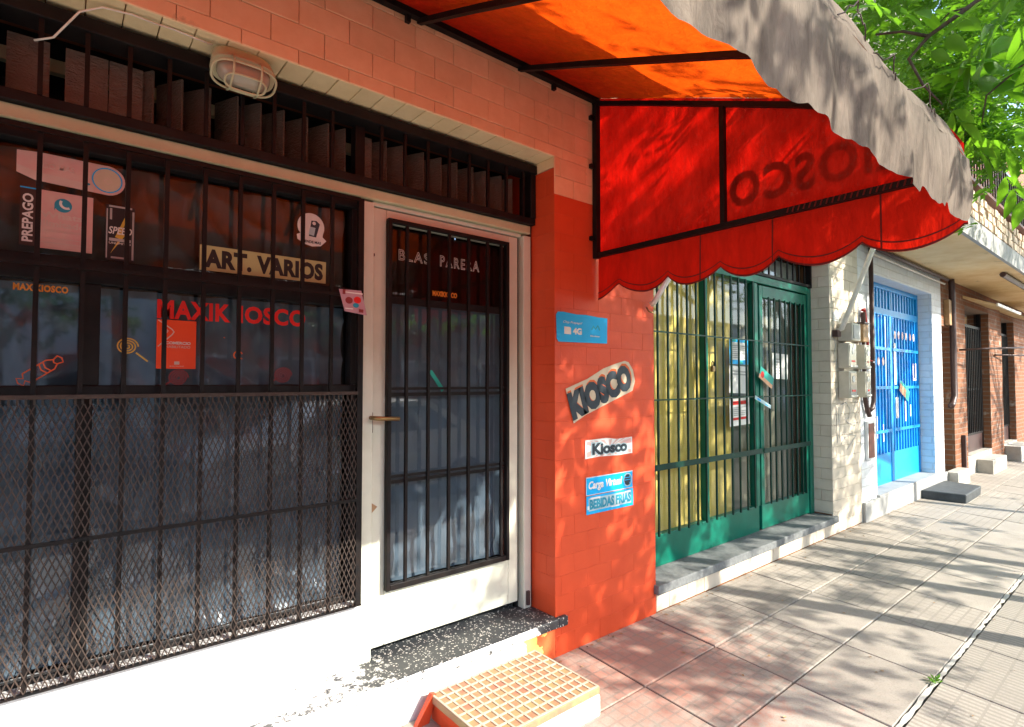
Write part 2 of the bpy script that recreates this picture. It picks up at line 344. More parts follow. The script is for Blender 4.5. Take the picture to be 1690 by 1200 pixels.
# ------------------------------------------------------------------ mesh helpers
OFF = {}
class MB:
    def __init__(s): s.v = []; s.f = []; s.smooth = False
    def box(s, x0, x1, y0, y1, z0, z1):
        b = len(s.v)
        s.v += [(x0, y0, z0), (x1, y0, z0), (x1, y1, z0), (x0, y1, z0), (x0, y0, z1), (x1, y0, z1), (x1, y1, z1), (x0, y1, z1)]
        s.f += [tuple(b + i for i in q) for q in ((0, 3, 2, 1), (4, 5, 6, 7), (0, 1, 5, 4), (1, 2, 6, 5), (2, 3, 7, 6), (3, 0, 4, 7))]
        return s
    def obox(s, p0, p1, wx, wz, up=(0, 0, 1)):              # a flat bar from p0 to p1
        p0, p1, up = Vector(p0), Vector(p1), Vector(up); d = (p1 - p0).normalized()
        a = d.cross(up).normalized() * wx / 2; c = a.cross(d).normalized() * wz / 2
        b = len(s.v)
        for p in (p0, p1):
            for q in (-a - c, a - c, a + c, -a + c): s.v.append(tuple(p + q))
        s.f += [tuple(b + i for i in q) for q in ((3, 2, 1, 0), (4, 5, 6, 7), (0, 1, 5, 4), (1, 2, 6, 5), (2, 3, 7, 6), (3, 0, 4, 7))]
        return s
    def tube(s, pts, r, n=8, caps=True):
        pts = [Vector(p) for p in pts]; rs = r if isinstance(r, (list, tuple)) else [r] * len(pts)
        b = len(s.v); up = None
        for i, p in enumerate(pts):
            d = (pts[min(i + 1, len(pts) - 1)] - pts[max(i - 1, 0)]).normalized()
            if up is None: up = Vector((0, 0, 1)) if abs(d.z) < .9 else Vector((1, 0, 0))
            a = d.cross(up).normalized(); c = a.cross(d).normalized(); up = c
            for k in range(n):
                t = 2 * math.pi * k / n; s.v.append(tuple(p + (a * math.cos(t) + c * math.sin(t)) * rs[i]))
        for i in range(len(pts) - 1):
            for k in range(n):
                q = b + i * n + k; q2 = b + i * n + (k + 1) % n; s.f.append((q, q2, q2 + n, q + n))
        if caps:
            s.f.append(tuple(b + k for k in reversed(range(n)))); e = b + (len(pts) - 1) * n; s.f.append(tuple(e + k for k in range(n)))
        return s
    def grid(s, fn, nu, nv):                               # fn(u,v)->point
        b = len(s.v)
        for j in range(nv + 1):
            for i in range(nu + 1): s.v.append(tuple(fn(i / nu, j / nv)))
        for j in range(nv):
            for i in range(nu):
                q = b + j * (nu + 1) + i; s.f.append((q, q + 1, q + nu + 2, q + nu + 1))
        return s
    def prism(s, poly, y0, y1):                            # polygon in x,z extruded along y (front y0)
        b = len(s.v); n = len(poly)
        for y in (y0, y1):
            for x, z in poly: s.v.append((x, y, z))
        s.f.append(tuple(b + i for i in range(n))); s.f.append(tuple(b + n + i for i in reversed(range(n))))
        for i in range(n):
            j = (i + 1) % n; s.f.append((b + i, b + n + i, b + n + j, b + j))
        return s
    def disc(s, x, z, rx, rz, y0, y1, n=28): return s.prism([(x + rx * math.cos(2 * math.pi * i / n), z + rz * math.sin(2 * math.pi * i / n)) for i in range(n)], y0, y1)
    def build(s, name, m, parent=None, bevel=0, smooth=False, solid=0):
        o = OFF.get(parent, Vector((0, 0, 0))) if parent else Vector((0, 0, 0))
        me = bpy.data.meshes.new(name); me.from_pydata([tuple(Vector(p) - o) for p in s.v], [], s.f); me.update()
        me.materials.append(M[m] if isinstance(m, str) else m)
        if smooth: me.polygons.foreach_set('use_smooth', [True] * len(me.polygons))
        ob = bpy.data.objects.new(name, me); COL.objects.link(ob)
        if parent: ob.parent = parent
        OFF[ob] = o
        if bevel:
            b = ob.modifiers.new('bevel', 'BEVEL'); b.width = bevel; b.segments = 2; b.limit_method = 'ANGLE'
        if solid:
            q = ob.modifiers.new('solid', 'SOLIDIFY'); q.thickness = solid
        return ob
def tag(o, label, cat, group=None, kind=None):
    if label: o['label'] = label
    if cat: o['category'] = cat
    if group: o['group'] = group
    if kind: o['kind'] = kind
    return o
def thing(name, label, cat, loc, group=None):
    o = bpy.data.objects.new(name, None); COL.objects.link(o); o.location = loc; o.empty_display_size = .1
    OFF[o] = Vector(loc); return tag(o, label, cat, group)
def single(mb, name, mat, label, cat, loc, group=None, **kw):   # a thing that is one mesh, origin at its base
    e = type('E', (), {})()
    mb.v = [tuple(Vector(p) - Vector(loc)) for p in mb.v]
    o = mb.build(name, mat, None, **kw); o.location = loc; OFF[o] = Vector(loc)
    return tag(o, label, cat, group)
def struct(mb, name, mat, **kw): o = mb.build(name, mat, None, **kw); o['kind'] = 'structure'; return o
def place_mesh(me, name, loc, parent, rot=None):
    ob = bpy.data.objects.new(name, me); COL.objects.link(ob); ob.parent = parent
    ob.location = Vector(loc) - OFF[parent]; OFF[ob] = Vector(loc)
    if rot: ob.rotation_euler = rot
    return ob
def mesh_of(mb, name, m):
    me = bpy.data.meshes.new(name); me.from_pydata(mb.v, [], mb.f); me.update(); me.materials.append(M[m]); return me

DG = None
def glyphs(txt, bold=0., outline=0., shear=0., space=1.0):
    """mesh outline of a line of text, as verts in x,y scaled to a unit box plus faces"""
    c = bpy.data.curves.new('t', 'FONT'); c.body = txt; c.resolution_u = 3; c.shear = shear; c.space_character = space
    if outline: c.fill_mode = 'NONE'; c.bevel_depth = outline; c.bevel_resolution = 0
    else: c.extrude = .02; c.offset = bold
    o = bpy.data.objects.new('t', c); COL.objects.link(o)
    dg = bpy.context.evaluated_depsgraph_get(); dg.update()
    me = bpy.data.meshes.new_from_object(o.evaluated_get(dg))
    vv = [tuple(v.co) for v in me.vertices]; ff = [tuple(p.vertices) for p in me.polygons]
    bpy.data.objects.remove(o); bpy.data.curves.remove(c); bpy.data.meshes.remove(me)
    xs = [p[0] for p in vv]; ys = [p[1] for p in vv]; zs = [p[2] for p in vv]
    x0, x1, y0, y1, z0, z1 = min(xs), max(xs), min(ys), max(ys), min(zs), max(zs)
    return [((p[0] - x0) / (x1 - x0), (p[1] - y0) / (y1 - y0), (p[2] - z0) / max(z1 - z0, 1e-6)) for p in vv], ff
def text_to(mb, txt, x0, x1, z0, z1, y, th=.0012, map2=None, **kw):
    vv, ff = glyphs(txt, **kw); b = len(mb.v)
    for (u, v, d) in vv:
        if map2: X, Z = map2(u, v)
        else: X, Z = x0 + u * (x1 - x0), z0 + v * (z1 - z0)
        mb.v.append((X, y - d * th, Z))
    mb.f += [tuple(b + i for i in f) for f in ff]
    return mb
def rot2(cx, cz, a, wd, ht):                               # text box turned by a about its centre
    ca, sa = math.cos(a), math.sin(a)
    return lambda u, v: (cx + (u - .5) * wd * ca - (v - .5) * ht * sa, cz + (u - .5) * wd * sa + (v - .5) * ht * ca)
def ring(mb, x, z, r, wd, y0, y1, n=40, a0=0, a1=2 * math.pi, rz=None):
    rz = rz or r; full = abs(a1 - a0) > 6.28; k = n if full else n + 1; b = len(mb.v)
    for i in range(k):
        t = a0 + (a1 - a0) * i / n; c, s_ = math.cos(t), math.sin(t)
        for rr in (1, 1 - wd / r):
            for y in (y0, y1): mb.v.append((x + c * r * rr, y, z + s_ * rz * rr))
    for i in range(n):
        p, q = b + 4 * i, b + 4 * ((i + 1) % k)
        mb.f += [(p, p + 2, q + 2, q), (p + 1, q + 1, q + 3, p + 3), (p, q, q + 1, p + 1), (p + 2, p + 3, q + 3, q + 2)]
    return mb
def stroke(mb, pts, wd, y0, y1):                           # flat painted line through x,z points
    L, Rr = [], []
    for i, p in enumerate(pts):
        a = Vector(pts[max(i - 1, 0)]); c = Vector(pts[min(i + 1, len(pts) - 1)]); d = (c - a).normalized(); nn = Vector((-d.y, d.x)) * wd / 2
        L.append((p[0] + nn.x, p[1] + nn.y)); Rr.append((p[0] - nn.x, p[1] - nn.y))
    for i in range(len(pts) - 1): mb.prism([L[i], Rr[i], Rr[i + 1], L[i + 1]], y0, y1)
    return mb
def spiral(mb, x, z, r, turns, wd, y0, y1, sq=1.0):
    pts = [(x + r * (1 - .85 * t) * math.cos(t * turns * 6.283), z + r * sq * (1 - .85 * t) * math.sin(t * turns * 6.283)) for t in np.linspace(0, 1, 26 * int(turns + 1))]
    return stroke(mb, pts, wd, y0, y1)
# ================================================================== THE SETTING
SL = .05
def gz(y): return SL * y if y < 0 else 0.0
KY = -3.95
g = MB(); g.v += [(-40, KY, gz(KY) - .015), (70, KY, gz(KY) - .015), (70, .4, -.015 + SL * .4), (-40, .4, -.015 + SL * .4)]; g.f.append((0, 1, 2, 3))
sidewalk = struct(g, 'sidewalk', 'joint_dirt')
b = MB()
for xa, xb, ya, yb in ((-40, -.30, KY, 0), (15.45, 70, KY, 0), (-.30, 15.45, KY, -3.68)):
    q = len(b.v); b.v += [(xa, ya, gz(ya)), (xb, ya, gz(ya)), (xb, yb, gz(yb)), (xa, yb, gz(yb))]; b.f.append((q, q + 1, q + 2, q + 3))
b.build('pavement_margin', 'slab_speckled', sidewalk)
slabs = {}
def slab_mesh(m, wx, wy):
    k = (m, round(wx, 3), round(wy, 3))
    if k not in slabs:
        b = MB(); e = .0045; h = .018; c = .0028
        x0, x1, y0, y1 = -wx / 2 + e, wx / 2 - e, -wy / 2 + e, wy / 2 - e
        b.v = [(x0, y0, -h), (x1, y0, -h), (x1, y1, -h), (x0, y1, -h), (x0, y0, -c), (x1, y0, -c), (x1, y1, -c), (x0, y1, -c),
               (x0 + c, y0 + c, 0), (x1 - c, y0 + c, 0), (x1 - c, y1 - c, 0), (x0 + c, y1 - c, 0)]
        b.f = [(8, 9, 10, 11)] + [(i, (i + 1) % 4, 4 + (i + 1) % 4, 4 + i) for i in range(4)] + [(4 + i, 4 + (i + 1) % 4, 8 + (i + 1) % 4, 8 + i) for i in range(4)]
        slabs[k] = mesh_of(b, 'paving_slab', m)
    return slabs[k]
rows = [(-.43, 0.0)] + [(-.43 - .405 * (i + 1), -.43 - .405 * i) for i in range(8)]
for r, (ya, yb) in enumerate(rows):
    for c in range(26):
        x0 = 2.13 + .605 * (c - 4) - (.012 if r > 2 else 0)
        if r == 0: m = 'slab_squares'
        elif r == 1: m = 'slab_squares' if (c * 7 + 3) % 5 else 'slab_speckled'
        elif r == 2: m = 'slab_speckled' if (c % 7) else 'slab_squares'
        else: m = 'slab_ribbed'
        if c > 11 and r in (1, 2) and (c + r) % 3 == 0: m = 'slab_ribbed'
        gap = .022 if r == 3 else 0
        yc = (ya + yb - gap) / 2
        o = place_mesh(slab_mesh(m, .605, yb - ya - gap), 'paving_slab', (x0 + .3025, yc, gz(yc) + rng.uniform(-.0015, .0015)), sidewalk)
        o.rotation_euler = (math.atan(SL) + rng.uniform(-.003, .003), rng.uniform(-.003, .003), rng.uniform(-.002, .002))
b = MB()
for i in range(420):                                       # rough pale grout in the wide joint
    x0 = .2 + i * .04; ya = -1.2645 + rng.uniform(-.002, .006); yb = -1.2400 - rng.uniform(-.002, .006)
    if rng.random() < .05: ya = yb - .006
    b.v += [(x0, ya, gz(ya) - .0012 + rng.uniform(-.001, .001)), (x0, yb, gz(yb) - .0012 + rng.uniform(-.001, .001))]
    if i: q = len(b.v); b.f.append((q - 4, q - 2, q - 1, q - 3))
b.build('joint_grout', 'old_grout', sidewalk)['kind'] = 'stuff'
kz = gz(KY)
kerb = struct(MB().box(-40, 70, KY - .15, KY - .001, kz - .4, kz - .006), 'kerb', 'curb', bevel=.015)
g = MB(); g.v += [(-120, -90, kz - .14), (160, -90, kz - .14), (160, 60, kz - .14), (-120, 60, kz - .14)]; g.f.append((0, 1, 2, 3))
struct(g, 'road', 'asphalt')
struct(MB().box(-40, 70, -16.5, -12.2, kz - .4, kz - .01), 'far_sidewalk', 'concrete')

# ================================================================== KIOSK BUILDING
TW, TH, G = .195, .0985, .0016
tiles = {}
def tile_mesh(m, wx, h, face='y', dep=.012):
    k = (m, round(wx, 3), round(h, 3), face)
    if k not in tiles:
        G = .0004 if 'orange' in m else .0034 if m == 'cream_tile' else .0022; b = MB(); c = .0007 if 'orange' in m else .002; x, z = wx / 2 - G / 2, h / 2 - G / 2
        pts = [(-x, dep, -z), (x, dep, -z), (x, dep, z), (-x, dep, z), (-x, c, -z), (x, c, -z), (x, c, z), (-x, c, z), (-x + c, 0, -z + c), (x - c, 0, -z + c), (x - c, 0, z - c), (-x + c, 0, z - c)]
        if face == 'x': pts = [(p[1], -p[0], p[2]) for p in pts]         # looks towards -x
        if face == 'z': pts = [(p[0], -p[2], p[1]) for p in pts]         # looks down
        b.v = pts
        b.f = [(8, 9, 10, 11)] + [(i, (i + 1) % 4, 4 + (i + 1) % 4, 4 + i) for i in range(4)] + [(4 + i, 4 + (i + 1) % 4, 8 + (i + 1) % 4, 8 + i) for i in range(4)]
        tiles[k] = mesh_of(b, 'wall_tile', m)
    return tiles[k]
def tile_wall(root, mat, a0, a1, z0, z1, face='y', at=0.0, th=TH, tw=TW, name='wall_tile', phase=0.0, matfn=None, zanchor=None, skip=None):
    """courses of tiles in running bond; a runs along x (face y) or along y (face x)"""
    n = 0; za = zanchor if zanchor is not None else z0; r = math.floor((z0 - za) / th + 1e-6)
    while za + r * th < z1 - .006:
        lo, hi = max(z0, za + r * th), min(z1, za + (r + 1) * th)
        s0 = phase + (tw / 2 if r % 2 else 0); k = math.floor((a0 - s0) / tw)
        while s0 + k * tw < a1 - .004:
            p, q = max(a0, s0 + k * tw), min(a1, s0 + (k + 1) * tw); k += 1
            if q - p < .012: continue
            ac, zc = (p + q) / 2, (lo + hi) / 2
            if skip and skip(ac, zc): continue
            m = matfn(ac, zc) if matfn else mat
            jit = rng.uniform(-.0009, .0009) * (.35 if 'orange' in m else 1)
            loc = (ac, at + jit, zc) if face == 'y' else (at + jit, ac, zc)
            place_mesh(tile_mesh(m, q - p, hi - lo, face), name, loc, root); n += 1
        r += 1
    return n
kb = thing('kiosk_building', 'shop front with salmon tiles, bright orange pillar, white plinth and red awning over it', 'building', (0, .2, 0))
ZT = 2.56
MB().box(-3.6, 2.808, .008, .40, ZT + .012, 6.3).build('wall', 'salmon_grout', kb)
MB().box(-3.6, -1.2, .0, .40, -.3, ZT).build('wall', 'far_tile', kb)
b = MB().box(1.983, 2.808, .006, .40, -.3, ZT + .01); b.build('pillar', 'orange_paint', kb)
# upper storey wall and balcony over the awning
MB().box(-3.6, 2.45, -1.05, -.002, 3.04, 3.16).build('eave_slab', 'concrete', kb, bevel=.01)
MB().box(-3.6, 2.808, -.03, .4, 6.301, 6.5).build('cornice', 'concrete', kb)
tile_wall(kb, 'salmon_tile', -.36, 2.808, ZT, 3.036, zanchor=2.556 - .04, phase=.08)
paint_top = lambda a, z: 'orange_paint' if z < 2.40 else 'salmon_tile'
tile_wall(kb, '', 1.972, 2.808, -.06, ZT, zanchor=ZT - 27 * TH, phase=.065, matfn=paint_top)
tile_wall(kb, 'orange_paint', .003, .205, -.0, 2.50, face='x', at=1.972, zanchor=ZT - 27 * TH, phase=-.03)
tile_wall(kb, 'cream_tile', .003, .205, 2.503, ZT, face='x', at=1.972, zanchor=2.503, phase=0, tw=.21)
# tiles on the underside of the opening
for k in range(33):
    xa, xb = 1.985 - (k + 1) * .097, 1.985 - k * .097
    place_mesh(tile_mesh('cream_tile', .097, .20, 'z'), 'soffit_tile', ((xa + xb) / 2, .103, ZT - rng.uniform(0, .0015)), kb)
MB().box(-1.2, 1.974, .012, .30, ZT + .0125, ZT + .03).build('soffit', 'cream_grout', kb)
# white plinth, sill and the wall below
MB().box(-1.2, .995, .165, .30, .199, .462).build('plinth', 'white_paint', kb, bevel=.008)
MB().box(-1.2, 1.971, .0, .30, -.3, .150).build('plinth', 'plinth_paint', kb)
MB().box(-1.2, 1.971, -.028, .31, .151, .198).build('sill', 'terrazzo_sill', kb, bevel=.006)
MB().box(1.971, 2.035, -.030, -.002, .150, .199).build('sill_end', 'terrazzo_sill', kb, bevel=.006)
# dark room behind the glass
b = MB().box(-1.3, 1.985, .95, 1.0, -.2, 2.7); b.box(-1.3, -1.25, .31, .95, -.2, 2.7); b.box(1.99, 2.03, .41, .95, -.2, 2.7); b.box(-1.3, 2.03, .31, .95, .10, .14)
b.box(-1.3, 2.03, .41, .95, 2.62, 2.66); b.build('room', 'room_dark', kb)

# ---- window
win = MB()
win.box(-1.2, .995, .178, .245, 2.128, 2.1795); win.box(-1.2, .995, .19, .245, 1.705, 1.785)
win.box(-1.2, .995, .19, .245, 1.335, 1.375); win.box(-1.2, .995, .21, .245, .463, .478)
for x0, x1, z0, z1 in ((.957, .995, .4785, 1.334), (.957, .995, 1.376, 1.704), (.957, .995, 1.786, 2.127), (.052, .105, 1.376, 1.704), (-.60, -.55, 1.376, 1.704), (.052, .09, .4785, 1.334)):
    win.box(x0, x1, .188, .244, z0, z1)
window = win.build('shop_window', 'black_frame', kb, bevel=.003)
MB().box(-1.2, 1.955, .168, .25, 2.180, 2.226).build('transom', 'cream_metal', kb, bevel=.006)
noise.seed_set(3)
def wrinkle(u, v, seed, amp):
    x, z = u * 3.2, v * 2.4; p = Vector((x * .7 + z * 1.1, (x - z) * .45, seed))
    a = 1 - abs(noise.noise(p * 2.2)); c = 1 - abs(noise.noise(Vector((x * 2.7 - z * .8, z * 1.3, seed + 9))))
    return amp * (a ** 4 * .8 + c ** 5 * .5 + .35 * noise.noise(Vector((x * 6, z * 5, seed))))
def film_sheet(x0, x1, z0, z1, y, seed, mat, amp=.032):
    nu, nv = int((x1 - x0) * 75), int((z1 - z0) * 75)
    return MB().grid(lambda u, v: (x0 + u * (x1 - x0), y - wrinkle(u * (x1 - x0), v * (z1 - z0), seed, amp), z0 + v * (z1 - z0)), nu, nv).build('dark_film', mat, window, smooth=True)
panes = [(-1.19, .956, 1.786, 2.127), (.106, .956, 1.376, 1.704), (-.549, .051, 1.376, 1.704), (-1.19, -.601, 1.376, 1.704), (.091, .956, .4785, 1.334), (-1.19, .051, .4785, 1.334)]
for i, (x0, x1, z0, z1) in enumerate(panes):
    MB().box(x0, x1, .218, .2225, z0, z1).build('pane', 'dull_glass' if i == 0 else 'window_glass', window)
    film_sheet(x0, x1, z0, z1, .295, i * 3.7 + 1, 'grey_film' if i == 0 else 'dark_film')
# ---- louvres above
lv = MB().box(-1.2, 1.97, .13, .235, 2.5, 2.545); lv.box(-1.2, 1.97, .145, .20, 2.2265, 2.262)
lv.box(1.935, 1.969, .14, .24, 2.262, 2.5); lv.box(.975, 1.02, .20, .25, 2.262, 2.5); lv.box(-.20, -.16, .20, .25, 2.262, 2.5)
louv = lv.build('louvre_frame', 'black_frame', kb, bevel=.003)
MB().box(-1.2, 1.97, .40, .43, 2.455, 2.50).build('back_rail', 'cream_metal', louv)
blade_x = [-1.02, -.91, -.80, -.69, -.58, -.47, -.36, .244, .334, .426, .521, .606, .695, .790, .880, .955, 1.152, 1.235, 1.348, 1.448, 1.542, 1.641, 1.722, 1.829, 1.905]
bm = MB()
d = Vector((-.065, .115, 0)); bm.obox((0, 0, .118), d + Vector((0, 0, .118)), .008, .232); blade_me = mesh_of(bm, 'louvre_blade', 'louvre_glass')
ct = MB(); ct.obox((0, -.002, .237), d + Vector((0, 0, .237)), .014, .010); cap_me = mesh_of(ct, 'blade_clip', 'cream_metal')
for x in blade_x:
    o = place_mesh(blade_me, 'louvre_blade', (x, .262, 2.264), louv, (0, 0, rng.uniform(-.1, .1)))
for x0, x1 in ((-.145, -.04), (.0, .115), (.118, .215), (1.03, 1.09)):
    MB().box(x0, x1, .285, .293, 2.264, 2.498).build('louvre_blade', 'louvre_glass', louv)
# ---- window grille
gx = [.053 - .1115 * k for k in range(11, 0, -1)] + [.053, .165, .278, .391, .510, .625, .739, .853, .978]
gr = MB(); gr.box(-1.2, .99, .132, .150, .4635, .469); gr.box(.966, .99, .136, .156, .4695, 2.16)
grille = gr.build('window_grille', 'black_iron', kb)
bar_lo = mesh_of(MB().box(-.0065, .0065, -.0065, .0065, 0, 1.695), 'bar', 'black_iron')
bar_hi = mesh_of(MB().box(-.0065, .0065, -.0065, .0065, 0, .238), 'bar', 'black_iron')
for x in gx[:-1]:
    place_mesh(bar_lo, 'bar', (x + rng.uniform(-.002, .002), .1475, .4695), grille, (0, rng.uniform(-.002, .002), 0))
for x in gx[:-1] + [1.071 + .1167 * k for k in range(8)]:
    place_mesh(bar_hi, 'bar', (x + rng.uniform(-.002, .002), .150, 2.2625), grille)
for z0, z1 in ((1.738, 1.752), (.893, .905), (2.146, 2.158)):
    MB().box(-1.2, .965, .1305, .1395, z0, z1).build('rail', 'black_iron', grille)
# expanded metal over the lower half
b = MB(); PX, PZ, z0, z1, xa, xb = .0191, .0460, .469, 1.318, -1.18, .965
for sgn in (1, -1):
    sl = PZ / PX * sgn; k = int(math.floor((xa - 2) / PX))
    while k * PX < xb + 2:
        xs = k * PX; pts = []
        za_, zb_ = z0, z1
        # line x = xs + (z - z0)/sl
        t0, t1 = z0, z1
        xA, xB = xs, xs + (z1 - z0) / sl
        lo, hi = min(xA, xB), max(xA, xB)
        if hi > xa and lo < xb:
            if xA < xa or xA > xb: t0 = z0 + (min(max(xA, xa), xb) - xs) * sl; t0 = max(z0, t0)
            if xB < xa or xB > xb: t1 = z0 + (min(max(xB, xa), xb) - xs) * sl; t1 = min(z1, t1)
            if t1 - t0 > .01:
                p = Vector((xs + (t0 - z0) / sl, .138 + sgn * .0012, t0)); q = Vector((xs + (t1 - z0) / sl, .138 + sgn * .0012, t1))
                b.obox(p, q, .0030, .0026, up=(0, 1, 0))
        k += 1
mesh_o = b.build('expanded_mesh', 'rusty_iron', grille); mesh_o['kind'] = 'stuff'
b = MB().box(-1.2, .965, .1245, .1295, 1.334, 1.347)
for k in range(int((.965 + 1.2) / .0191)):                    # row of holes left by the cut edge of the mesh
    b.box(-1.2 + k * .0191, -1.2 + k * .0191 + .006, .1335, .1365, 1.3165, 1.3335)
b.build('mesh_edge', 'rusty_iron', grille)

# ---- door
dr = MB()
dr.box(1.058, 1.122, .195, .235, .24, 2.155); dr.box(1.822, 1.886, .195, .235, .24, 2.155); dr.box(1.1225, 1.8215, .195, .235, 2.10, 2.155); dr.box(1.1225, 1.8215, .195, .235, .24, .485)
door = dr.build('door', 'door_white', kb, bevel=.004)
fr = MB().box(.996, 1.054, .175, .25, .199, 2.1685); fr.box(1.908, 1.958, .17, .25, .199, 2.1685); fr.box(1.0545, 1.9075, .19, .25, 2.16, 2.1795)
fr.build('door_frame', 'door_white', kb, bevel=.004)
MB().box(1.889, 1.906, .215, .24, .2, 2.159).build('door_gap', 'black_frame', kb)
MB().box(1.958, 1.971, .18, .25, .199, 2.5).build('jamb_strip', 'dark_pipe', kb)
MB().box(1.1225, 1.8215, .214, .218, 1.75, 2.0995).build('pane', 'dull_glass', door)
MB().box(1.1225, 1.8215, .214, .218, .4855, 1.7495).build('pane', 'window_glass', door)
def dfilm(z0, z1, seed, mat, amp):
    return MB().grid(lambda u, v: (1.1225 + u * .699, .234 + .02 - wrinkle(u * .7, v * (z1 - z0), seed, amp), z0 + v * (z1 - z0)), 60, 70).build('dark_film', mat, door, smooth=True)
dfilm(.487, 1.748, 31, 'dark_film', .014); dfilm(1.751, 2.098, 44, 'brown_film', .004)
dg = MB(); dg.box(1.117, 1.135, .160, .188, .478, 2.112); dg.box(1.785, 1.803, .160, .188, .478, 2.112)
dg.box(1.1355, 1.7845, .161, .187, 2.094, 2.112); dg.box(1.1355, 1.7845, .161, .187, .478, .503)
dg.build('door_grille', 'black_iron', door, bevel=.002)
db = mesh_of(MB().box(-.0065, .0065, -.0065, .0065, 0, 1.589), 'bar', 'black_iron')
for x in (1.214, 1.328, 1.441, 1.554, 1.669, 1.758): place_mesh(db, 'bar', (x, .174, .504), door)
for z0, z1 in ((1.735, 1.768), (1.322, 1.338), (1.350, 1.362), (.937, .952), (.962, .974)):
    MB().box(1.1355, 1.7845, .180, .187, z0, z1).build('rail', 'black_iron', door)
MB().box(1.030, 1.062, .187, .1945, 1.165, 1.255).build('lock_plate', 'dark_pipe', door, bevel=.003)
MB().tube([(1.045, .19, 1.232), (1.045, .135, 1.232), (1.055, .128, 1.231), (1.155, .126, 1.226)], .0095, 10).build('handle', 'brass', door, smooth=True)
MB().box(1.032, 1.058, .186, .1945, 1.045, 1.125).build('lock_plate', 'steel', door, bevel=.002)
MB().box(1.034, 1.058, .186, .1945, .625, .715).build('lock_plate', 'steel', door, bevel=.002)
for z in (.655, .685, 1.07, 1.10): MB().disc(1.046, z, .006, .009, .1835, .1865, 10).build('keyhole', 'black_iron', door)
MB().prism([(1.042, .805), (1.085, .845), (1.042, .875)], .188, .192).build('torn_sticker', 'wood', door)
MB().box(1.030, 1.060, .180, .1945, 1.935, 1.947).build('latch', 'dark_pipe', door)
MB().tube([(1.93, .163, .22), (1.93, .163, .29)], .011, 8).build('door_stop', 'dark_pipe', kb)

# ================================================================== GREEN SHOP
gs = thing('green_shop', 'shop with green barred front, yellow curtain and cream tiled pier right of the orange pillar', 'building', (4.3, .3, 0))
RX0, RX1 = 2.812, 5.47
MB().box(RX0, 6.168, .008, .40, 2.52, 2.85).build('wall', 'cream_grout', gs); MB().box(RX0, 6.168, .002, .4, 2.8505, 6.0).build('wall', 'far_cream_tile', gs)
MB().box(RX1 + .006, 6.168, .008, .40, -.3, 2.5195).build('pier', 'cream_grout', gs)
MB().box(RX0, RX1 + .006, .008, .40, -.3, .112).build('base_wall', 'cream_grout', gs)
cream = lambda a, z: 'pale_tile'
tile_wall(gs, 'pale_tile', RX1 - .006, 6.166, -.0, 2.52, phase=RX1 - .006, zanchor=.0)
tile_wall(gs, 'pale_tile', RX0 + .3, 6.166, 2.522, 2.85, phase=RX1 - .006, zanchor=2.522)
tile_wall(gs, 'pale_tile', .003, .19, .18, 2.52, face='x', at=RX1 - .005, zanchor=0, phase=0, tw=.2)
tile_wall(gs, 'pale_tile', RX0 + .002, RX1 - .007, -.0, .112, phase=2.75, zanchor=-.02, th=.132)
MB().box(2.79, RX1 + .03, -.035, .2, .113, .168).build('sill', 'grey_stone', gs, bevel=.006)
MB().box(RX0, RX1 - .002, .19, .26, 2.495, 2.519).build('lintel', 'pale_tile', gs)
Yg = .18
sf = MB()
sf.box(2.83, 4.455, Yg, Yg + .05, .169, .375); sf.box(4.40, 4.455, Yg - .01, Yg + .05, .376, 2.20); sf.box(2.83, 2.87, Yg, Yg + .05, .376, 2.20)
sf.box(3.672, 3.704, Yg - .006, Yg + .05, .376, 2.20)
sf.box(5.385, RX1 - .008, Yg - .02, Yg + .05, .169, 2.26); sf.box(2.83, 5.384, Yg - .02, Yg + .05, 2.201, 2.265)
front = sf.build('shop_front', 'green_paint', gs, bevel=.004)
gd = MB(); gd.box(4.475, 4.53, Yg - .012, Yg + .03, .375, 2.19); gd.box(5.30, 5.37, Yg - .012, Yg + .03, .375, 2.19); gd.box(4.5305, 5.2995, Yg - .012, Yg + .03, 2.09, 2.19); gd.box(4.475, 5.37, Yg - .012, Yg + .03, .18, .3745)
gdoor = gd.build('shop_door', 'green_paint', gs, bevel=.004)
gb = MB().box(-.006, .006, -.006, .006, 0, 1.825); gbm = mesh_of(gb, 'bar', 'green_iron')
for x in [2.94 + .1145 * k for k in range(7)] + [3.76 + .1145 * k for k in range(6)]: place_mesh(gbm, 'bar', (x, Yg - .03, .376), front)
gdm = mesh_of(MB().box(-.006, .006, -.006, .006, 0, 1.72), 'bar', 'green_iron')
for x in (4.60, 4.70, 4.80, 4.90, 5.0, 5.10, 5.20, 5.27): place_mesh(gdm, 'bar', (x, Yg - .03, .376), gdoor)
for z0, z1, y in ((.805, .845, Yg - .036), (1.262, 1.272, Yg - .042), (1.712, 1.722, Yg - .042)):
    MB().box(2.85, 4.44, y - .004, y, z0, z1).build('rail', 'green_iron', front); MB().box(4.48, 5.36, y - .004, y, z0 - .003, z1 - .003).build('rail', 'green_iron', gdoor)
MB().box(2.87, 4.40, Yg + .03, Yg + .034, .376, 2.2).build('pane', 'clear_glass', front)
MB().box(4.5305, 5.2995, Yg + .012, Yg + .016, .376, 2.089).build('pane', 'clear_glass', gdoor)
lf = MB().box(2.83, RX1 - .008, Yg - .03, Yg + .03, 2.266, 2.29); lf.box(2.83, RX1 - .008, Yg - .03, Yg + .03, 2.47, 2.494); lf.box(RX1 - .03, RX1 - .008, Yg - .03, Yg + .03, 2.2905, 2.4695)
lfo = lf.build('louvre_frame', 'black_frame', gs)
lb = mesh_of(MB().box(-.006, .006, -.006, .006, 0, .18), 'bar', 'black_iron')
for k in range(22): place_mesh(lb, 'bar', (2.92 + k * .1145, Yg - .02, 2.29), lfo)
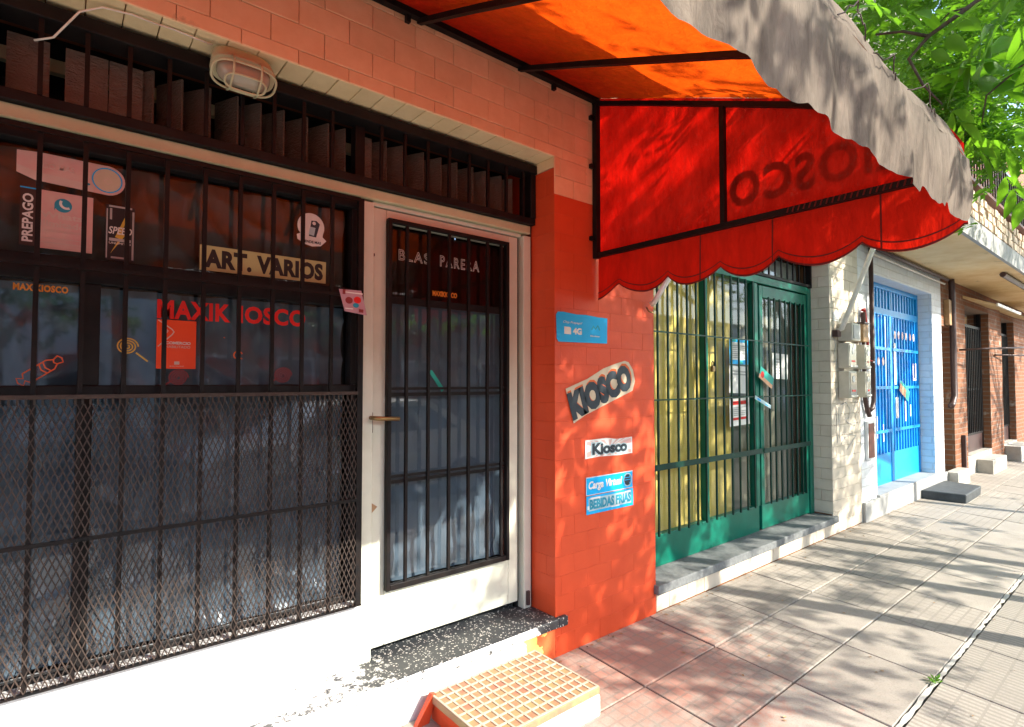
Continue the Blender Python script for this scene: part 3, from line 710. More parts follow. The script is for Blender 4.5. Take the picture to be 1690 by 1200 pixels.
MB().box(2.83, RX1 - .01, Yg + .06, Yg + .064, 2.27, 2.49).build('pane', 'clear_glass', lfo); MB().box(2.83, RX1 - .01, Yg + .11, Yg + .115, 2.2, 2.494).build('blind', 'grey_plastic', lfo)
# inside: curtain, wall panel
cur = MB().grid(lambda u, v: (2.86 + u * 1.36, Yg + .11 + .0006 * math.sin(u * 60 + 2 * math.sin(u * 13)) + .0015 * math.sin(u * 27 + v), .2 + v * 2.1), 170, 6)
cur.build('curtain', 'curtain_yellow', gs, smooth=True)
b = MB().box(4.24, RX1 - .01, Yg + .16, Yg + .2, .17, 2.49); b.box(RX0, RX1, Yg + .9, Yg + .95, .1, 2.6); b.box(RX1 - .004, RX1 + .03, .401, 1.1, .1, 2.6); b.box(RX0 - .002, RX0 + .02, .401, 1.1, .1, 2.6)
b.box(RX0, RX1, .401, 1.1, .06, .1); b.box(RX0, RX1, .401, 1.1, 2.56, 2.6)
b.build('room', 'shop_inside', gs)
# papers taped inside the glass
def sheet(name, label, cat, mat, x0, x1, z0, z1, y, group=None, prints=(), tilt=0, th=.0012, poly=None):
    cx, cz = (x0 + x1) / 2, (z0 + z1) / 2; ca, sa = math.cos(tilt), math.sin(tilt)
    def rt(x, z): return (cx + (x - cx) * ca - (z - cz) * sa, cz + (x - cx) * sa + (z - cz) * ca)
    t = thing(name, label, cat, (cx, y, z0), group)
    P = poly or [(x0, z0), (x1, z0), (x1, z1), (x0, z1)]
    MB().prism([rt(*p) for p in P], y - th, y).build('sheet', mat, t)
    for k, (nm, m, fn) in enumerate(prints):
        b = MB(); fn(b, y - th - .0004 - .0003 * k); b.v = [(*rt(v[0], v[2]), v[1]) for v in b.v]; b.v = [(a, c, q) for a, q, c in b.v]
        b.build(nm, m, t)
    return t
def lines(x0, x1, z0, z1, n, frac=.45):
    def f(b, y):
        h = (z1 - z0) / n
        for i in range(n):
            e = x1 if i % 4 != 3 else x0 + (x1 - x0) * .6
            b.box(x0, e, y - .0002, y, z0 + i * h, z0 + i * h + h * frac)
    return f
def rect(*rs):
    def f(b, y):
        for x0, x1, z0, z1 in rs: b.box(x0, x1, y - .0002, y, z0, z1)
    return f
yi = Yg + .045
sheet('notice', 'white printed notice with blue bands at top and bottom on the green shop window', 'notice', 'paper_white', 4.06, 4.35, 1.525, 1.725, yi - .02, None,
      [('print', 'print_blue', rect((4.06, 4.35, 1.70, 1.724), (4.06, 4.35, 1.526, 1.56), (4.06, 4.075, 1.56, 1.70), (4.335, 4.35, 1.56, 1.70))), ('print', 'print_turquoise', rect((4.1, 4.16, 1.705, 1.72), (4.22, 4.26, 1.53, 1.55), (4.28, 4.31, 1.703, 1.715))), ('text', 'print_grey', lines(4.1, 4.31, 1.575, 1.685, 7))])
sheet('notice', 'plain greyish paper sheet under the blue-edged notice on the green shop window', 'notice', 'paper_white', 4.05, 4.34, 1.295, 1.512, yi - .02, None, [('text', 'print_grey', lines(4.08, 4.31, 1.44, 1.485, 2))], tilt=-.03)
sheet('notice', 'white notice with two red bars, lowest of the papers on the green shop window', 'notice', 'paper_white', 4.05, 4.36, 1.04, 1.255, yi - .02, None,
      [('print', 'print_red', rect((4.1, 4.32, 1.205, 1.235), (4.1, 4.32, 1.085, 1.105))), ('text', 'print_grey', lines(4.11, 4.31, 1.12, 1.195, 5))], tilt=.03)
sheet('notice', 'bright white paper hung behind the bars of the green door', 'notice', 'paper_white', 4.73, 5.02, 1.41, 1.63, Yg + .008, None, [('text', 'print_grey', lines(4.77, 4.86, 1.45, 1.6, 6))], tilt=-.02)
sheet('leaflet', 'turquoise and peach leaflet with a red spot tilted in the bars of the green door', 'leaflet', 'print_turquoise', 4.38, 4.62, 1.37, 1.47, Yg - .05, None,
      [('print', 'print_peach', rect((4.38, 4.62, 1.37, 1.405))), ('print', 'print_red', lambda b, y: b.disc(4.43, 1.415, .028, .028, y - .0002, y, 16))], tilt=-.42)
sheet('leaflet', 'narrow pale blue leaflet stuck askew between the bars below the turquoise leaflet', 'leaflet', 'print_palecyan', 4.30, 4.58, 1.205, 1.235, Yg - .05, None, [('print', 'print_blue', rect((4.34, 4.40, 1.212, 1.228), (4.48, 4.53, 1.21, 1.22)))], tilt=-.32)
t = thing('padlock', 'small brass padlock hanging on the middle green post of the barred window', 'padlock', (3.69, Yg - .05, 1.47))
MB().box(3.672, 3.708, Yg - .062, Yg - .04, 1.46, 1.50).build('lock_body', 'brass', t, bevel=.004)
MB().tube([(3.677, Yg - .051, 1.50), (3.677, Yg - .051, 1.525), (3.69, Yg - .051, 1.537), (3.703, Yg - .051, 1.525), (3.703, Yg - .051, 1.50)], .004, 6).build('shackle', 'black_iron', t)

# ================================================================== WHITE BRICK BUILDING with blue gate
wb = thing('white_brick_house', 'house front of white painted bricks around a bright blue barred gate', 'building', (7.6, .3, 0))
BX0, BX1, BXE, BZ = 6.60, 8.72, 9.15, 2.52
MB().box(6.171, BX0, .0, .40, -.3, BZ).build('wall', 'white_brick', wb); MB().box(BX1, BXE, .0, .40, -.3, BZ).build('wall', 'white_brick', wb)
MB().box(6.171, BXE, .0, .40, BZ + .0005, 2.80).build('wall', 'white_brick', wb); MB().box(6.171, BXE, .002, .4, 2.96, 6.4).build('wall', 'far_plaster', wb)
MB().box(6.172, BX1 + .5, -.03, -.001, -.3, .19).build('plinth', 'grey_plinth', wb, bevel=.006); MB().box(BX0 - .02, BX1 + .02, -.029, .2, .1905, .215).build('threshold', 'grey_plinth', wb)
Yb = .15
bf = MB().box(BX0 + .001, BX0 + .05, Yb, Yb + .04, .216, BZ - .002); bf.box(BX1 - .05, BX1 - .001, Yb, Yb + .04, .216, BZ - .002); bf.box(BX0 + .0505, BX1 - .0505, Yb, Yb + .04, BZ - .06, BZ - .002); bf.box(BX0 + .0505, BX1 - .0505, Yb, Yb + .04, 2.16, 2.24)
bf.box(7.60, 7.68, Yb, Yb + .04, .216, 2.159); bf.box(7.62, 7.66, Yb, Yb + .04, 2.2405, BZ - .061)
gate = bf.build('gate', 'blue_paint', wb, bevel=.003)
for xa, xb in ((BX0 + .051, 7.599), (7.681, BX1 - .051)):
    MB().box(xa, xb, Yb + .008, Yb + .03, .216, .56).build('panel', 'blue_paint', gate)
    MB().box(xa, xb, Yb + .045, Yb + .05, .56, 2.159).build('backing', 'blue_paint', gate)
    for z in (1.30, .80, 1.75): MB().box(xa, xb, Yb - .01, Yb - .001, z, z + .035).build('rail', 'blue_paint', gate)
blm = mesh_of(MB().box(-.014, .014, -.009, .009, 0, 1.598), 'bar', 'blue_paint'); bum = mesh_of(MB().box(-.022, .022, -.009, .009, 0, .218), 'bar', 'blue_paint')
for k in range(9):
    place_mesh(blm, 'bar', (BX0 + .11 + k * .105, Yb + .012, .561), gate); place_mesh(blm, 'bar', (7.74 + k * .105, Yb + .012, .561), gate)
    place_mesh(bum, 'bar', (BX0 + .12 + k * .105, Yb + .02, 2.2405), gate); place_mesh(bum, 'bar', (7.74 + k * .105, Yb + .02, 2.2405), gate)
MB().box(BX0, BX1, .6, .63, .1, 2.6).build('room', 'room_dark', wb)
# faded letters stencilled on the gate
b = MB()
for r, (z, xs) in enumerate(((1.62, (6.75, 6.88, 7.05, 7.2, 7.35)), (1.95, (7.78, 7.92, 8.06, 8.2, 8.36, 8.5)))):
    for x in xs: b.disc(x, z, .035, .05, Yb - .0035, Yb - .002, 10)
b.build('faded_marks', 'print_pinkish_white', gate)['kind'] = 'stuff'
b = MB()
for x0, x1, z0, z1 in ((7.73, 7.80, 1.35, 1.85), (8.44, 8.48, 1.42, 1.62), (8.54, 8.58, 1.42, 1.62), (8.44, 8.58, 1.40, 1.43), (7.76, 7.86, .95, 1.2), (8.1, 8.14, .9, 1.15), (8.3, 8.33, .95, 1.1), (6.9, 6.93, .7, .95), (7.1, 7.13, .75, 1.0), (7.3, 7.33, .7, .9)):
    b.box(x0, x1, Yb - .0035, Yb - .002, z0, z1)
b.build('peeled_paint', 'print_white', gate)['kind'] = 'stuff'
sheet('leaflet', 'turquoise and peach leaflet tilted on the blue gate', 'leaflet', 'print_turquoise', 7.85, 8.22, 1.20, 1.34, Yb - .02, None, [('print', 'print_peach', rect((7.85, 8.08, 1.20, 1.30)))], tilt=-.4)
# grey doorstep block
st = MB(); st.v = [(7.98, -.033, -.03), (8.12, -.42, -.06), (8.93, -.40, -.06), (8.95, -.033, -.03), (7.96, -.033, .10), (8.10, -.43, .085), (8.95, -.41, .085), (8.97, -.033, .10)]
st.f = [(0, 3, 2, 1), (4, 5, 6, 7), (0, 1, 5, 4), (1, 2, 6, 5), (2, 3, 7, 6), (3, 0, 4, 7)]
single(st, 'doorstep', 'dark_stone', 'dark grey stone doorstep block on the pavement before the blue gate', 'step', (8.45, -.2, 0), bevel=.012)
single(MB().box(9.16, 9.78, -.14, -.002, -.06, .19), 'doorstep', 'concrete', 'small pale step under the narrow dark doorway beside the white bricks', 'step', (9.5, -.1, 0), bevel=.01)

# ================================================================== BROWN BRICK HOUSE
bh = thing('brown_brick_house', 'brown brick house front with black barred door and small tile canopy, furthest along the pavement', 'building', (11.8, .3, 0))
for x0, x1, z0, z1 in ((9.70, 10.42, -.3, 2.52), (12.0, 13.0, -.3, 2.52), (14.15, 16.2, -.3, 2.52), (9.152, 16.2, 2.5205, 2.80), (9.152, 9.70, 2.14, 2.52)):
    MB().box(x0, x1, .0, .4, z0, z1).build('wall', 'brown_brick', bh)
MB().box(9.152, 16.2, .003, .4, 2.96, 6.0).build('wall', 'brown_brick', bh)
MB().box(9.152, 9.70, .3, .33, .19, 2.14).build('side_door', 'black_frame', bh)
MB().box(9.75, 9.86, -.004, -.001, 1.93, 2.13).build('house_plate', 'paper_white', bh)
for dx0, dx1 in ((10.42, 12.0), (13.0, 14.15)):
    f = MB().box(dx0 + .001, dx0 + .05, .10, .15, .28, 2.519); f.box(dx1 - .05, dx1 - .001, .10, .15, .28, 2.519); f.box(dx0 + .0505, dx1 - .0505, .10, .15, 2.24, 2.29); f.box(dx0 + .0505, dx1 - .0505, .10, .15, .54, .58); f.box((dx0 + dx1) / 2 - .03, (dx0 + dx1) / 2 + .03, .10, .15, .581, 2.239)
    f.box(dx0 + .0505, dx1 - .0505, .10, .15, 1.25, 1.28)
    d = f.build('door', 'black_frame', bh)
    MB().box(dx0 + .051, dx1 - .051, .142, .146, .58, 2.519).build('pane', 'window_glass', d); MB().box(dx0, dx1, .5, .52, .2, 2.6).build('backing', 'room_dark', d)
    MB().box(dx0 + .051, dx1 - .051, .11, .14, .28, .5395).build('panel', 'dark_pipe', d)
    q = mesh_of(MB().box(-.008, .008, -.008, .008, 0, 1.66), 'bar', 'black_iron'); k = dx0 + .12
    while k < dx1 - .1: place_mesh(q, 'bar', (k, .085, .58), d); k += .115
    MB().box(dx0, dx1, .0, .26, -.3, .28).build('threshold', 'concrete', bh)
    c = MB(); c.v = [(dx0 - .1, -.38, 2.46), (dx1 + .05, -.38, 2.46), (dx1 + .05, -.002, 2.62), (dx0 - .1, -.002, 2.62), (dx0 - .1, -.38, 2.49), (dx1 + .05, -.38, 2.49), (dx1 + .05, -.002, 2.66), (dx0 - .1, -.002, 2.66)]
    c.f = [(0, 3, 2, 1), (4, 5, 6, 7), (0, 1, 5, 4), (1, 2, 6, 5), (2, 3, 7, 6), (3, 0, 4, 7)]
    c.build('canopy', 'soffit_plaster', bh); MB().box(dx0 - .12, dx1 + .07, -.40, -.381, 2.465, 2.505).build('canopy_edge', 'white_pipe', bh)
single(MB().box(10.9, 11.9, -.2, -.002, -.06, .2), 'doorstep', 'concrete', 'pale concrete step before the first black barred door of the brick house', 'step', (11.4, -.15, 0), bevel=.01)
single(MB().box(13.0, 14.1, -.22, -.002, -.06, .25), 'doorstep', 'concrete', 'concrete step before the second door, far end of the brick house', 'step', (13.5, -.1, 0), bevel=.01)
single(MB().box(10.03, 10.08, -.05, -.004, .0, .62), 'gap_strip', 'dark_pipe', 'thin dark upright strip standing in for a dark gap at the foot of the brown brick pier', 'post', (10.06, -.02, 0))  # dark strip put in for the shade of a narrow gap by the pier
# far end house
fe = thing('far_house', 'pale plain house front closing the row beyond the brick house', 'building', (24, .3, 0))
MB().box(16.203, 34, .0, .4, -.3, 5.6).build('wall', 'far_plaster_pale', fe)
for x in (18, 20.6, 23.2, 26): 
    f = MB().box(x, x + 1.1, -.02, -.001, .9, 2.3).build('window', 'far_window', fe); MB().box(x - .05, x + 1.15, -.05, -.001, .82, .899).build('sill', 'concrete', f)

# ---- balcony over both
bc = thing('balcony', 'long balcony with cream underside and rough stone parapet over the blue gate and brick house', 'balcony', (11, 0, 2.8))
MB().box(6.2, 16.2, -.74, -.003, 2.803, 2.955).build('slab', 'soffit_plaster', bc)
MB().box(6.2, 16.2, -.775, -.741, 2.79, 2.99).build('edge_beam', 'grey_plinth', bc)
MB().box(6.25, 16.2, -.74, -.68, 2.9555, 3.28).build('parapet', 'mortar', bc)
sm = []
for k in range(5):
    b = MB(); b.box(-.5, .5, -.5, .5, -.5, .5); b.v = [(x * rng.uniform(.8, 1.05), y, z * rng.uniform(.75, 1.05)) for x, y, z in b.v]; sm.append(mesh_of(b, 'parapet_stone', 'rubble_stone'))
for r in range(3):
    k = 0
    x = 6.3 + .06 * (r % 2)
    while x < 16.0 and k < 62:
        wd = rng.uniform(.11, .2)
        o = place_mesh(rng.choice(sm), 'parapet_stone', (x + wd / 2, -.752 + rng.uniform(-.008, .008), 3.04 + r * .098), bc); o.scale = (wd - .012, .05, .086); x += wd; k += 1
MB().box(6.25, 16.2, -.80, -.66, 3.34, 3.37).build('coping', 'brown_metal', bc)
MB().box(6.25, 16.2, -.735, -.715, 3.93, 3.96).build('hand_rail', 'steel', bc)
q = mesh_of(MB().box(-.008, .008, -.008, .008, 0, .56), 'baluster', 'dark_pipe')
for k in range(80): place_mesh(q, 'baluster', (6.3 + k * .125, -.725, 3.37), bc)
single(MB().tube([(9.4, -.6, 2.77), (16.1, -.6, 2.77)], .035, 8), 'roller_tube', 'dark_pipe', 'dark tube fixed along the outer edge under the cream balcony', 'pipe', (12, -.6, 2.77))
# ================================================================== AWNING
AX0, AX1 = -2.6, 2.285
aw = thing('awning', 'red canvas shop awning on black iron bars, bleached grey outside, with scalloped edge', 'awning', (0, -.05, 2.07))
PR = [(0.0, 2.952), (-.4, 2.795), (-.77, 2.645), (-1.10, 2.512), (-1.35, 2.40), (-1.48, 2.318), (-1.56, 2.235), (-1.605, 2.16), (-1.622, 2.098)]
def prof(t):
    t *= len(PR) - 1; i = min(int(t), len(PR) - 2); f = t - i
    return (PR[i][0] * (1 - f) + PR[i + 1][0] * f, PR[i][1] * (1 - f) + PR[i + 1][1] * f)
rafters = [1.735 - .565 * k for k in range(8)]
def can(u, v):
    y, z = prof(v); x = AX1 - u * (AX1 - AX0)
    s_ = min((abs(x - r) for r in rafters + [AX1, AX0]), default=0)
    z -= .012 * min(1, s_ / .28) * math.sin(math.pi * min(1, v * 1.1)) + .006 * noise.noise(Vector((x * 2, y * 3, 1)))
    if v > .6: y += .012 * noise.noise(Vector((x * 4, z * 3, 5))); z += .010 * noise.noise(Vector((x * 5, y, 8)))
    return (x, y, z + .016)
split = 4 / 8
MB().grid(lambda u, v: can(u, v * .60), 110, 26).build('canopy', 'canopy_canvas', aw, smooth=True)
MB().grid(lambda u, v: can(u, .60 + v * .40), 150, 18).build('hood', 'hood_canvas', aw, smooth=True)
# front valance, bleached, torn scallops
def val(u, v):
    x = AX1 - u * (AX1 - AX0); ph = (AX1 - x) / .285
    low = 1.905 - .007 * abs(math.sin(math.pi * ph)) ** .8 + (.07 if x > 1.75 else .012) * max(0, noise.noise(Vector((x * 9, 0, 3))) - .1) + .008 * noise.noise(Vector((x * 22, 2, 3)))
    z = 2.112 + (low - 2.112) * v
    y = -1.624 - .007 * v * math.sin(ph * 6.283 + .6) - .006 * noise.noise(Vector((x * 3.5, z * 4, 2))) - .008 * noise.noise(Vector((x * 12, z * 5, 2))) - .006 * (1 - abs(noise.noise(Vector((x * 7 + z * 4, z * 3, 6))))) ** 3 + .012 * v * v
    return (x, y, z)
MB().grid(val, 340, 12).build('valance', 'hood_canvas', aw, smooth=True)
# side panel: an upright sheet between wall and front, x = AX1
def side(u, v):
    y = -u * 1.60; zt = np.interp(-y, [0, .4, .77, 1.1, 1.35, 1.48, 1.56, 1.605], [2.952, 2.795, 2.645, 2.512, 2.40, 2.318, 2.235, 2.15]) + .012
    z = 2.075 + (zt - 2.075) * v
    return (AX1 + .004 + .007 * noise.noise(Vector((y * 4, z * 4, 0))) * min(1, 4 * v * (1 - v)) , y - .01, z)
MB().grid(side, 60, 30).build('side_panel', 'side_canvas', aw, smooth=True)
cusp = [-.0, -.17, -.46, -.73, -1.0, -1.30, -1.60]
def sval(u, v):
    y = -.012 - u * 1.60; k = 0
    while k < len(cusp) - 2 and y < cusp[k + 1]: k += 1
    f = (cusp[k] - y) / (cusp[k] - cusp[k + 1]); f = min(max(f, 0), 1)
    low = 1.906 - .062 * math.sin(math.pi * f) ** .75 + .008 * noise.noise(Vector((y * 5, 0, 0)))
    if k == 0: low = 1.906 - .07 * math.cos(math.pi / 2 * f)
    z = 2.082 + (low - 2.082) * v
    return (AX1 + .012 + .014 * v * math.sin(y * 14) + .008 * v * noise.noise(Vector((y * 9, z * 3, 4))), y, z)
MB().grid(sval, 160, 14).build('side_valance', 'valance_canvas', aw, smooth=True)
def strip(lo, hi, off):
    def f(u, v):
        x, y, z = sval(u, lo + (hi - lo) * v); return (x - off, y, z)
    return f
MB().grid(strip(.835, .86, .0025), 160, 1).build('stitching', 'dark_thread', aw)
MB().grid(strip(.965, 1.0, .0025), 160, 1).build('edge_binding', 'dark_thread', aw)
for us in (.39, .60, .845):                                  # sewn seams of the side valance
    MB().grid(lambda u, v: (sval(us + u * .004, v * .97)[0] - .002, *sval(us + u * .004, v * .97)[1:]), 1, 10).build('seam', 'dark_thread', aw)
# lettering painted on the outside of the side panel, read from the street; from here it shows through, reversed
vv, ff = glyphs('KIOSCO', bold=.035, space=1.12); b = MB()

def skin(y, z):                                            # the painted letters lie on the canvas, follow its waves
    u = -(y + .01) / 1.60; y0_ = -u * 1.60; zt = np.interp(-y0_, [0, .4, .77, 1.1, 1.35, 1.48, 1.56, 1.605], [2.952, 2.795, 2.645, 2.512, 2.40, 2.318, 2.235, 2.15]) + .012
    return side(u, (z - 2.075) / (zt - 2.075))[0]
b.v = [(skin(-1.47 + u * .68, 2.15 + v * .155) + .0012 + d * .001, -1.47 + u * .68, 2.15 + v * .155) for u, v, d in vv]; b.f = list(ff)
b.build('lettering', 'print_maroon', aw)
# frame
def fbar(p0, p1, wx=.024, wz=.024): MB().obox(p0, p1, wx, wz, up=(0, 1, 0) if p0[:2] == p1[:2] else (0, 0, 1)).build('frame_bar', 'black_iron', aw)
fbar((AX0, -.018, 2.945), (AX1 + .012, -.018, 2.945), .032, .032)
for x in rafters:
    b = MB(); 
    for (ya, za), (yb, zb) in zip(PR[:-1], PR[1:]):
        if yb < -1.36: break
        b.obox((x, ya - .002, za - .020), (x, yb - .002, zb - .020), .022, .022)
    b.build('frame_bar', 'black_iron', aw)
b = MB()
for (ya, za), (yb, zb) in zip(PR[:-3], PR[1:-2]): b.obox((AX1 - .014, ya + .004, za - .016), (AX1 - .014, yb + .004, zb - .016), .022, .022)
b.build('frame_bar', 'black_iron', aw)
fbar((AX1 - .012, -.020, 2.062), (AX1 - .012, -.020, 2.928), .030, .030)
fbar((AX1 - .012, -.036, 2.078), (AX1 - .012, -1.60, 2.078), .024, .026)
fbar((AX1 - .012, -.768, 2.0915), (AX1 - .012, -.768, 2.622), .024, .022)
fbar((AX0, -1.605, 2.095), (AX1 - .025, -1.605, 2.095), .024, .024)
b = MB()                                                   # cord lacing at the outer end of the bottom bar
for k in range(26):
    y = -1.05 - k * .021; b.tube([(AX1 - .026, y, 2.068), (AX1 - .027, y - .008, 2.09)], .003, 5)
b.build('lacing', 'dark_thread', aw)
for z in (2.83, 2.56, 2.16):
    MB().box(AX1 - .052, AX1 - .029, -.020, -.001, z, z + .022).build('bracket', 'black_iron', aw)
for x in (1.95, 1.1, .1): MB().box(x, x + .02, -.020, -.001, 2.90, 2.93).build('bracket', 'black_iron', aw)
# loose wire ends poking from the hood seam
def wire(pts, r=.0015, n=5): return MB().tube(pts, r, n)
for wx, ln in ((1.18, .16), (1.38, .13), (1.62, .2)):
    pts = []; p = Vector((wx, -1.632, 2.115))
    for k in range(14):
        pts.append(tuple(p)); p = p + Vector((ln / 13 + rng.uniform(-.004, .008), rng.uniform(-.004, .003) - (.004 if k < 4 else -.003), rng.uniform(-.018, .018)))
    wire(pts).build('wire_end', 'dark_pipe', aw)

# ================================================================== LAMP AND WIRE
lp = thing('bulkhead_lamp', 'oval caged bulkhead lamp in grubby cream on the tiled soffit above the window', 'lamp', (.49, .06, 2.556))
def oval(z, rx, ry, cx=.49, cy=.055, n=36): return [(cx + rx * math.copysign(abs(math.cos(t)) ** .6, math.cos(t)), cy + ry * math.copysign(abs(math.sin(t)) ** .75, math.sin(t)), z) for t in np.linspace(0, 2 * math.pi, n, endpoint=False)]
def loft(mb, rings):
    b = len(mb.v); n = len(rings[0])
    for r in rings: mb.v += r
    for j in range(len(rings) - 1):
        for i in range(n): mb.f.append((b + j * n + i, b + j * n + (i + 1) % n, b + (j + 1) * n + (i + 1) % n, b + (j + 1) * n + i))
    mb.f.append(tuple(b + (len(rings) - 1) * n + i for i in range(n))); mb.f.append(tuple(b + i for i in reversed(range(n))))
    return mb
loft(MB(), [oval(2.555, .098, .052), oval(2.515, .104, .056), oval(2.505, .106, .058), oval(2.495, .104, .056)]).build('housing', 'cream_metal', lp, smooth=False)
loft(MB(), [oval(2.4945, .088, .044), oval(2.475, .085, .042), oval(2.455, .072, .034), oval(2.445, .05, .02)]).build('diffuser', 'lamp_glass', lp, smooth=True)
b = MB()
o1 = oval(2.468, .104, .056); b.tube(o1 + [o1[0]], .0045, 6, False)
o2 = oval(2.436, .066, .030); b.tube(o2 + [o2[0]], .004, 6, False)
b.build('guard', 'cream_metal', lp, smooth=True)
for x in (-.045, .045):
    MB().tube([(.49 + x, -.003, 2.495), (.49 + x, -.006, 2.465), (.49 + x, .02, 2.436), (.49 + x, .09, 2.436), (.49 + x, .114, 2.465), (.49 + x, .113, 2.495)], .004, 6).build('guard_rib', 'cream_metal', lp, smooth=True)
pts = [(-.075, .145, 2.425), (-.03, .12, 2.44), (.03, .07, 2.52), (.085, .05, 2.547), (.16, .04, 2.551), (.22, .035, 2.545), (.27, .045, 2.553), (.33, .04, 2.546), (.39, .05, 2.549)]
lp.rotation_euler = (R(-32), 0, 0); lp.location = (.49, .085, 2.530)
single(MB().tube(pts, .0032, 6), 'wire', 'white_pipe', 'thin wire strung along the soffit from the louvres to the caged lamp', 'wire', (.1, .05, 2.5), smooth=True)

# ================================================================== STICKERS AND SIGNS ON THE KIOSK
yg = .2165
def T(txt, x0, x1, z0, z1, **kw): return lambda b, y: text_to(b, txt, x0, x1, z0, z1, y, th=.0003, **kw)
def P(poly): return lambda b, y: b.prism(poly, y - .0002, y)
def D(x, z, r, rz=None): return lambda b, y: b.disc(x, z, r, rz or r, y - .0002, y, 30)
def RG(x, z, r, wd, **kw): return lambda b, y: ring(b, x, z, r, wd, y - .0003, y, **kw)
def ST(wd, *strokes):
    def f(b, y):
        for s_ in strokes: stroke(b, s_, wd, y - .0002, y)
    return f
def arc(cx, cz, r, a0, a1, n=12, sq=1): return [(cx + r * math.cos(R(a0 + (a1 - a0) * i / n)), cz + r * sq * math.sin(R(a0 + (a1 - a0) * i / n))) for i in range(n + 1)]
tail = [(-.11, 2.103), (-.11, 2.035), (-.066, 2.018), (.05, 2.012)] + arc(.116, 2.058, .049, -100, 100, 14) + [(-.05, 2.108)]
sheet('sticker', 'faded pink phone credit sticker with a round white end, top left of the shop window', 'sticker', 'paper_pink', -.11, .165, 2.01, 2.108, yg, None,
      [('print', 'print_pinkish_white', P([(-.066, 2.019), (.08, 2.012), (.08, 2.034), (-.066, 2.045), (-.11, 2.06), (-.11, 2.036)])), ('badge', 'paper_cream', D(.116, 2.058, .040)),
       ('badge_ring', 'print_blue', RG(.116, 2.058, .0415, .004)), ('text', 'print_pinkish_white', T('GO MAS', -.05, .03, 2.06, 2.078, bold=.02)), ('badge_mark', 'print_pinkish_white', RG(.118, 2.055, .012, .002, n=4)), ('print', 'print_teal', D(.064, 2.034, .007, .004))], poly=tail)
sheet('poster', 'dark narrow strip poster reading PREPAGO upwards, left edge of the shop window', 'poster', 'poster_dark', -.100, -.063, 1.810, 1.992, yg, None,
      [('band', 'print_blue', rect((-.100, -.063, 1.988, 1.992))), ('text', 'print_white', lambda b, y: text_to(b, 'PREPAGO', 0, 0, 0, 0, y, th=.0003, bold=.03, map2=lambda u, v: (-.094 + (1 - v) * .026, 1.822 + u * .150)))])
b_ = arc(.004, 1.950, .022, -150, 190, 22)
sheet('poster', 'pink poster with a blue speech bubble and telephone sign, beside the PREPAGO strip', 'poster', 'paper_pink', -.060, .080, 1.807, 1.991, yg, None,
      [('text', 'print_pinkish_white', T('Whats', -.052, .055, 1.905, 1.925, bold=.03)), ('text', 'print_pinkish_white', T('ilimitado', -.052, .062, 1.878, 1.898, bold=.03)), ('text', 'print_pinkish_white', T('Sin consumir', -.052, .05, 1.862, 1.871)),
       ('bubble', 'print_teal', P([(-.018, 1.93)] + b_)), ('telephone', 'print_white', ST(.007, arc(.012, 1.957, .015, 150, 300, 9))), ('print', 'print_pinkish_white', rect((-.052, .07, 1.825, 1.828), (-.052, .07, 1.84, 1.842)))])
can_p = [(.115, 1.793), (.190, 1.793), (.194, 1.80), (.194, 1.965), (.186, 1.979), (.122, 1.979), (.114, 1.965), (.114, 1.80)]
sheet('sticker', 'black drink can sticker with yellow lightning, above the shop window rail', 'sticker', 'print_black', .114, .194, 1.793, 1.979, yg, None,
      [('print', 'print_grey', rect((.116, .1195, 1.80, 1.965), (.125, .131, 1.93, 1.968), (.187, .1925, 1.80, 1.965), (.122, .186, 1.972, 1.978))), ('lightning', 'print_yellow', P([(.128, 1.815), (.152, 1.868), (.140, 1.872), (.166, 1.942), (.172, 1.94), (.158, 1.888), (.170, 1.884)])),
       ('text', 'print_white', T('SPEED', .122, .187, 1.882, 1.907, bold=.02, shear=.2)), ('text', 'print_grey', rect((.124, .184, 1.858, 1.868), (.13, .18, 1.80, 1.806))), ('print', 'print_white', T('UNLIMITED', .124, .184, 1.848, 1.855))])
lime = [(.392, 1.795), (.857, 1.796), (.858, 1.886), (.392, 1.888)]
sheet('sign', 'long pale green sign with black letters ART. VARIOS in the shop window', 'sign', 'poster_lime', .392, .858, 1.795, 1.888, yg, None, [('text', 'print_black', T('ART. VARIOS', .408, .845, 1.806, 1.876, bold=.055, space=1.08))], poly=lime)
sheet('sticker', 'round white sticker with a card picture and ribbon, upper right of the shop window', 'sticker', 'print_white', .738, .857, 1.944, 2.08, yg, None,
      [('print', 'print_ink', lambda b, y: b.prism([(.785, 1.985), (.815, 1.983), (.83, 2.04), (.816, 2.052), (.795, 2.05)], y - .0002, y)), ('print', 'print_palecyan', lambda b, y: b.prism([(.784, 1.992), (.806, 1.988), (.812, 2.022), (.790, 2.024)], y - .0002, y)), ('print', 'print_white', D(.806, 2.04, .007)),
       ('text', 'print_ink', T('VENDE MAS', .760, .835, 1.956, 1.967, bold=.02))],
      poly=[(.752, 1.993), (.737, 1.985), (.74, 1.966), (.77, 1.95), (.80, 1.944), (.835, 1.95), (.858, 1.974), (.842, 1.988)] + arc(.794, 2.025, .055, -25, 205, 24))
def decal(name, label, mat, fn, loc, group=None):
    b = MB(); fn(b, yg - .0005); return single(b, name, mat, label, 'sticker', loc, group)
decal('window_lettering', 'large red letters MAXIKIOSCO stuck on the shop window glass', 'print_red', lambda b, y: (text_to(b, 'MAXIK', .264, .497, 1.609, 1.676, y, th=.0003, bold=.038, space=1.08), text_to(b, 'IOSCO', .527, .775, 1.609, 1.676, y, th=.0003, bold=.038, space=1.08)), (.51, yg, 1.609))
decal('window_lettering', 'small orange letters MAXIKIOSCO on the left window pane', 'print_orange', T('MAXIKIOSCO', -.110, .022, 1.669, 1.691, bold=.045, space=1.1), (-.04, yg, 1.669))
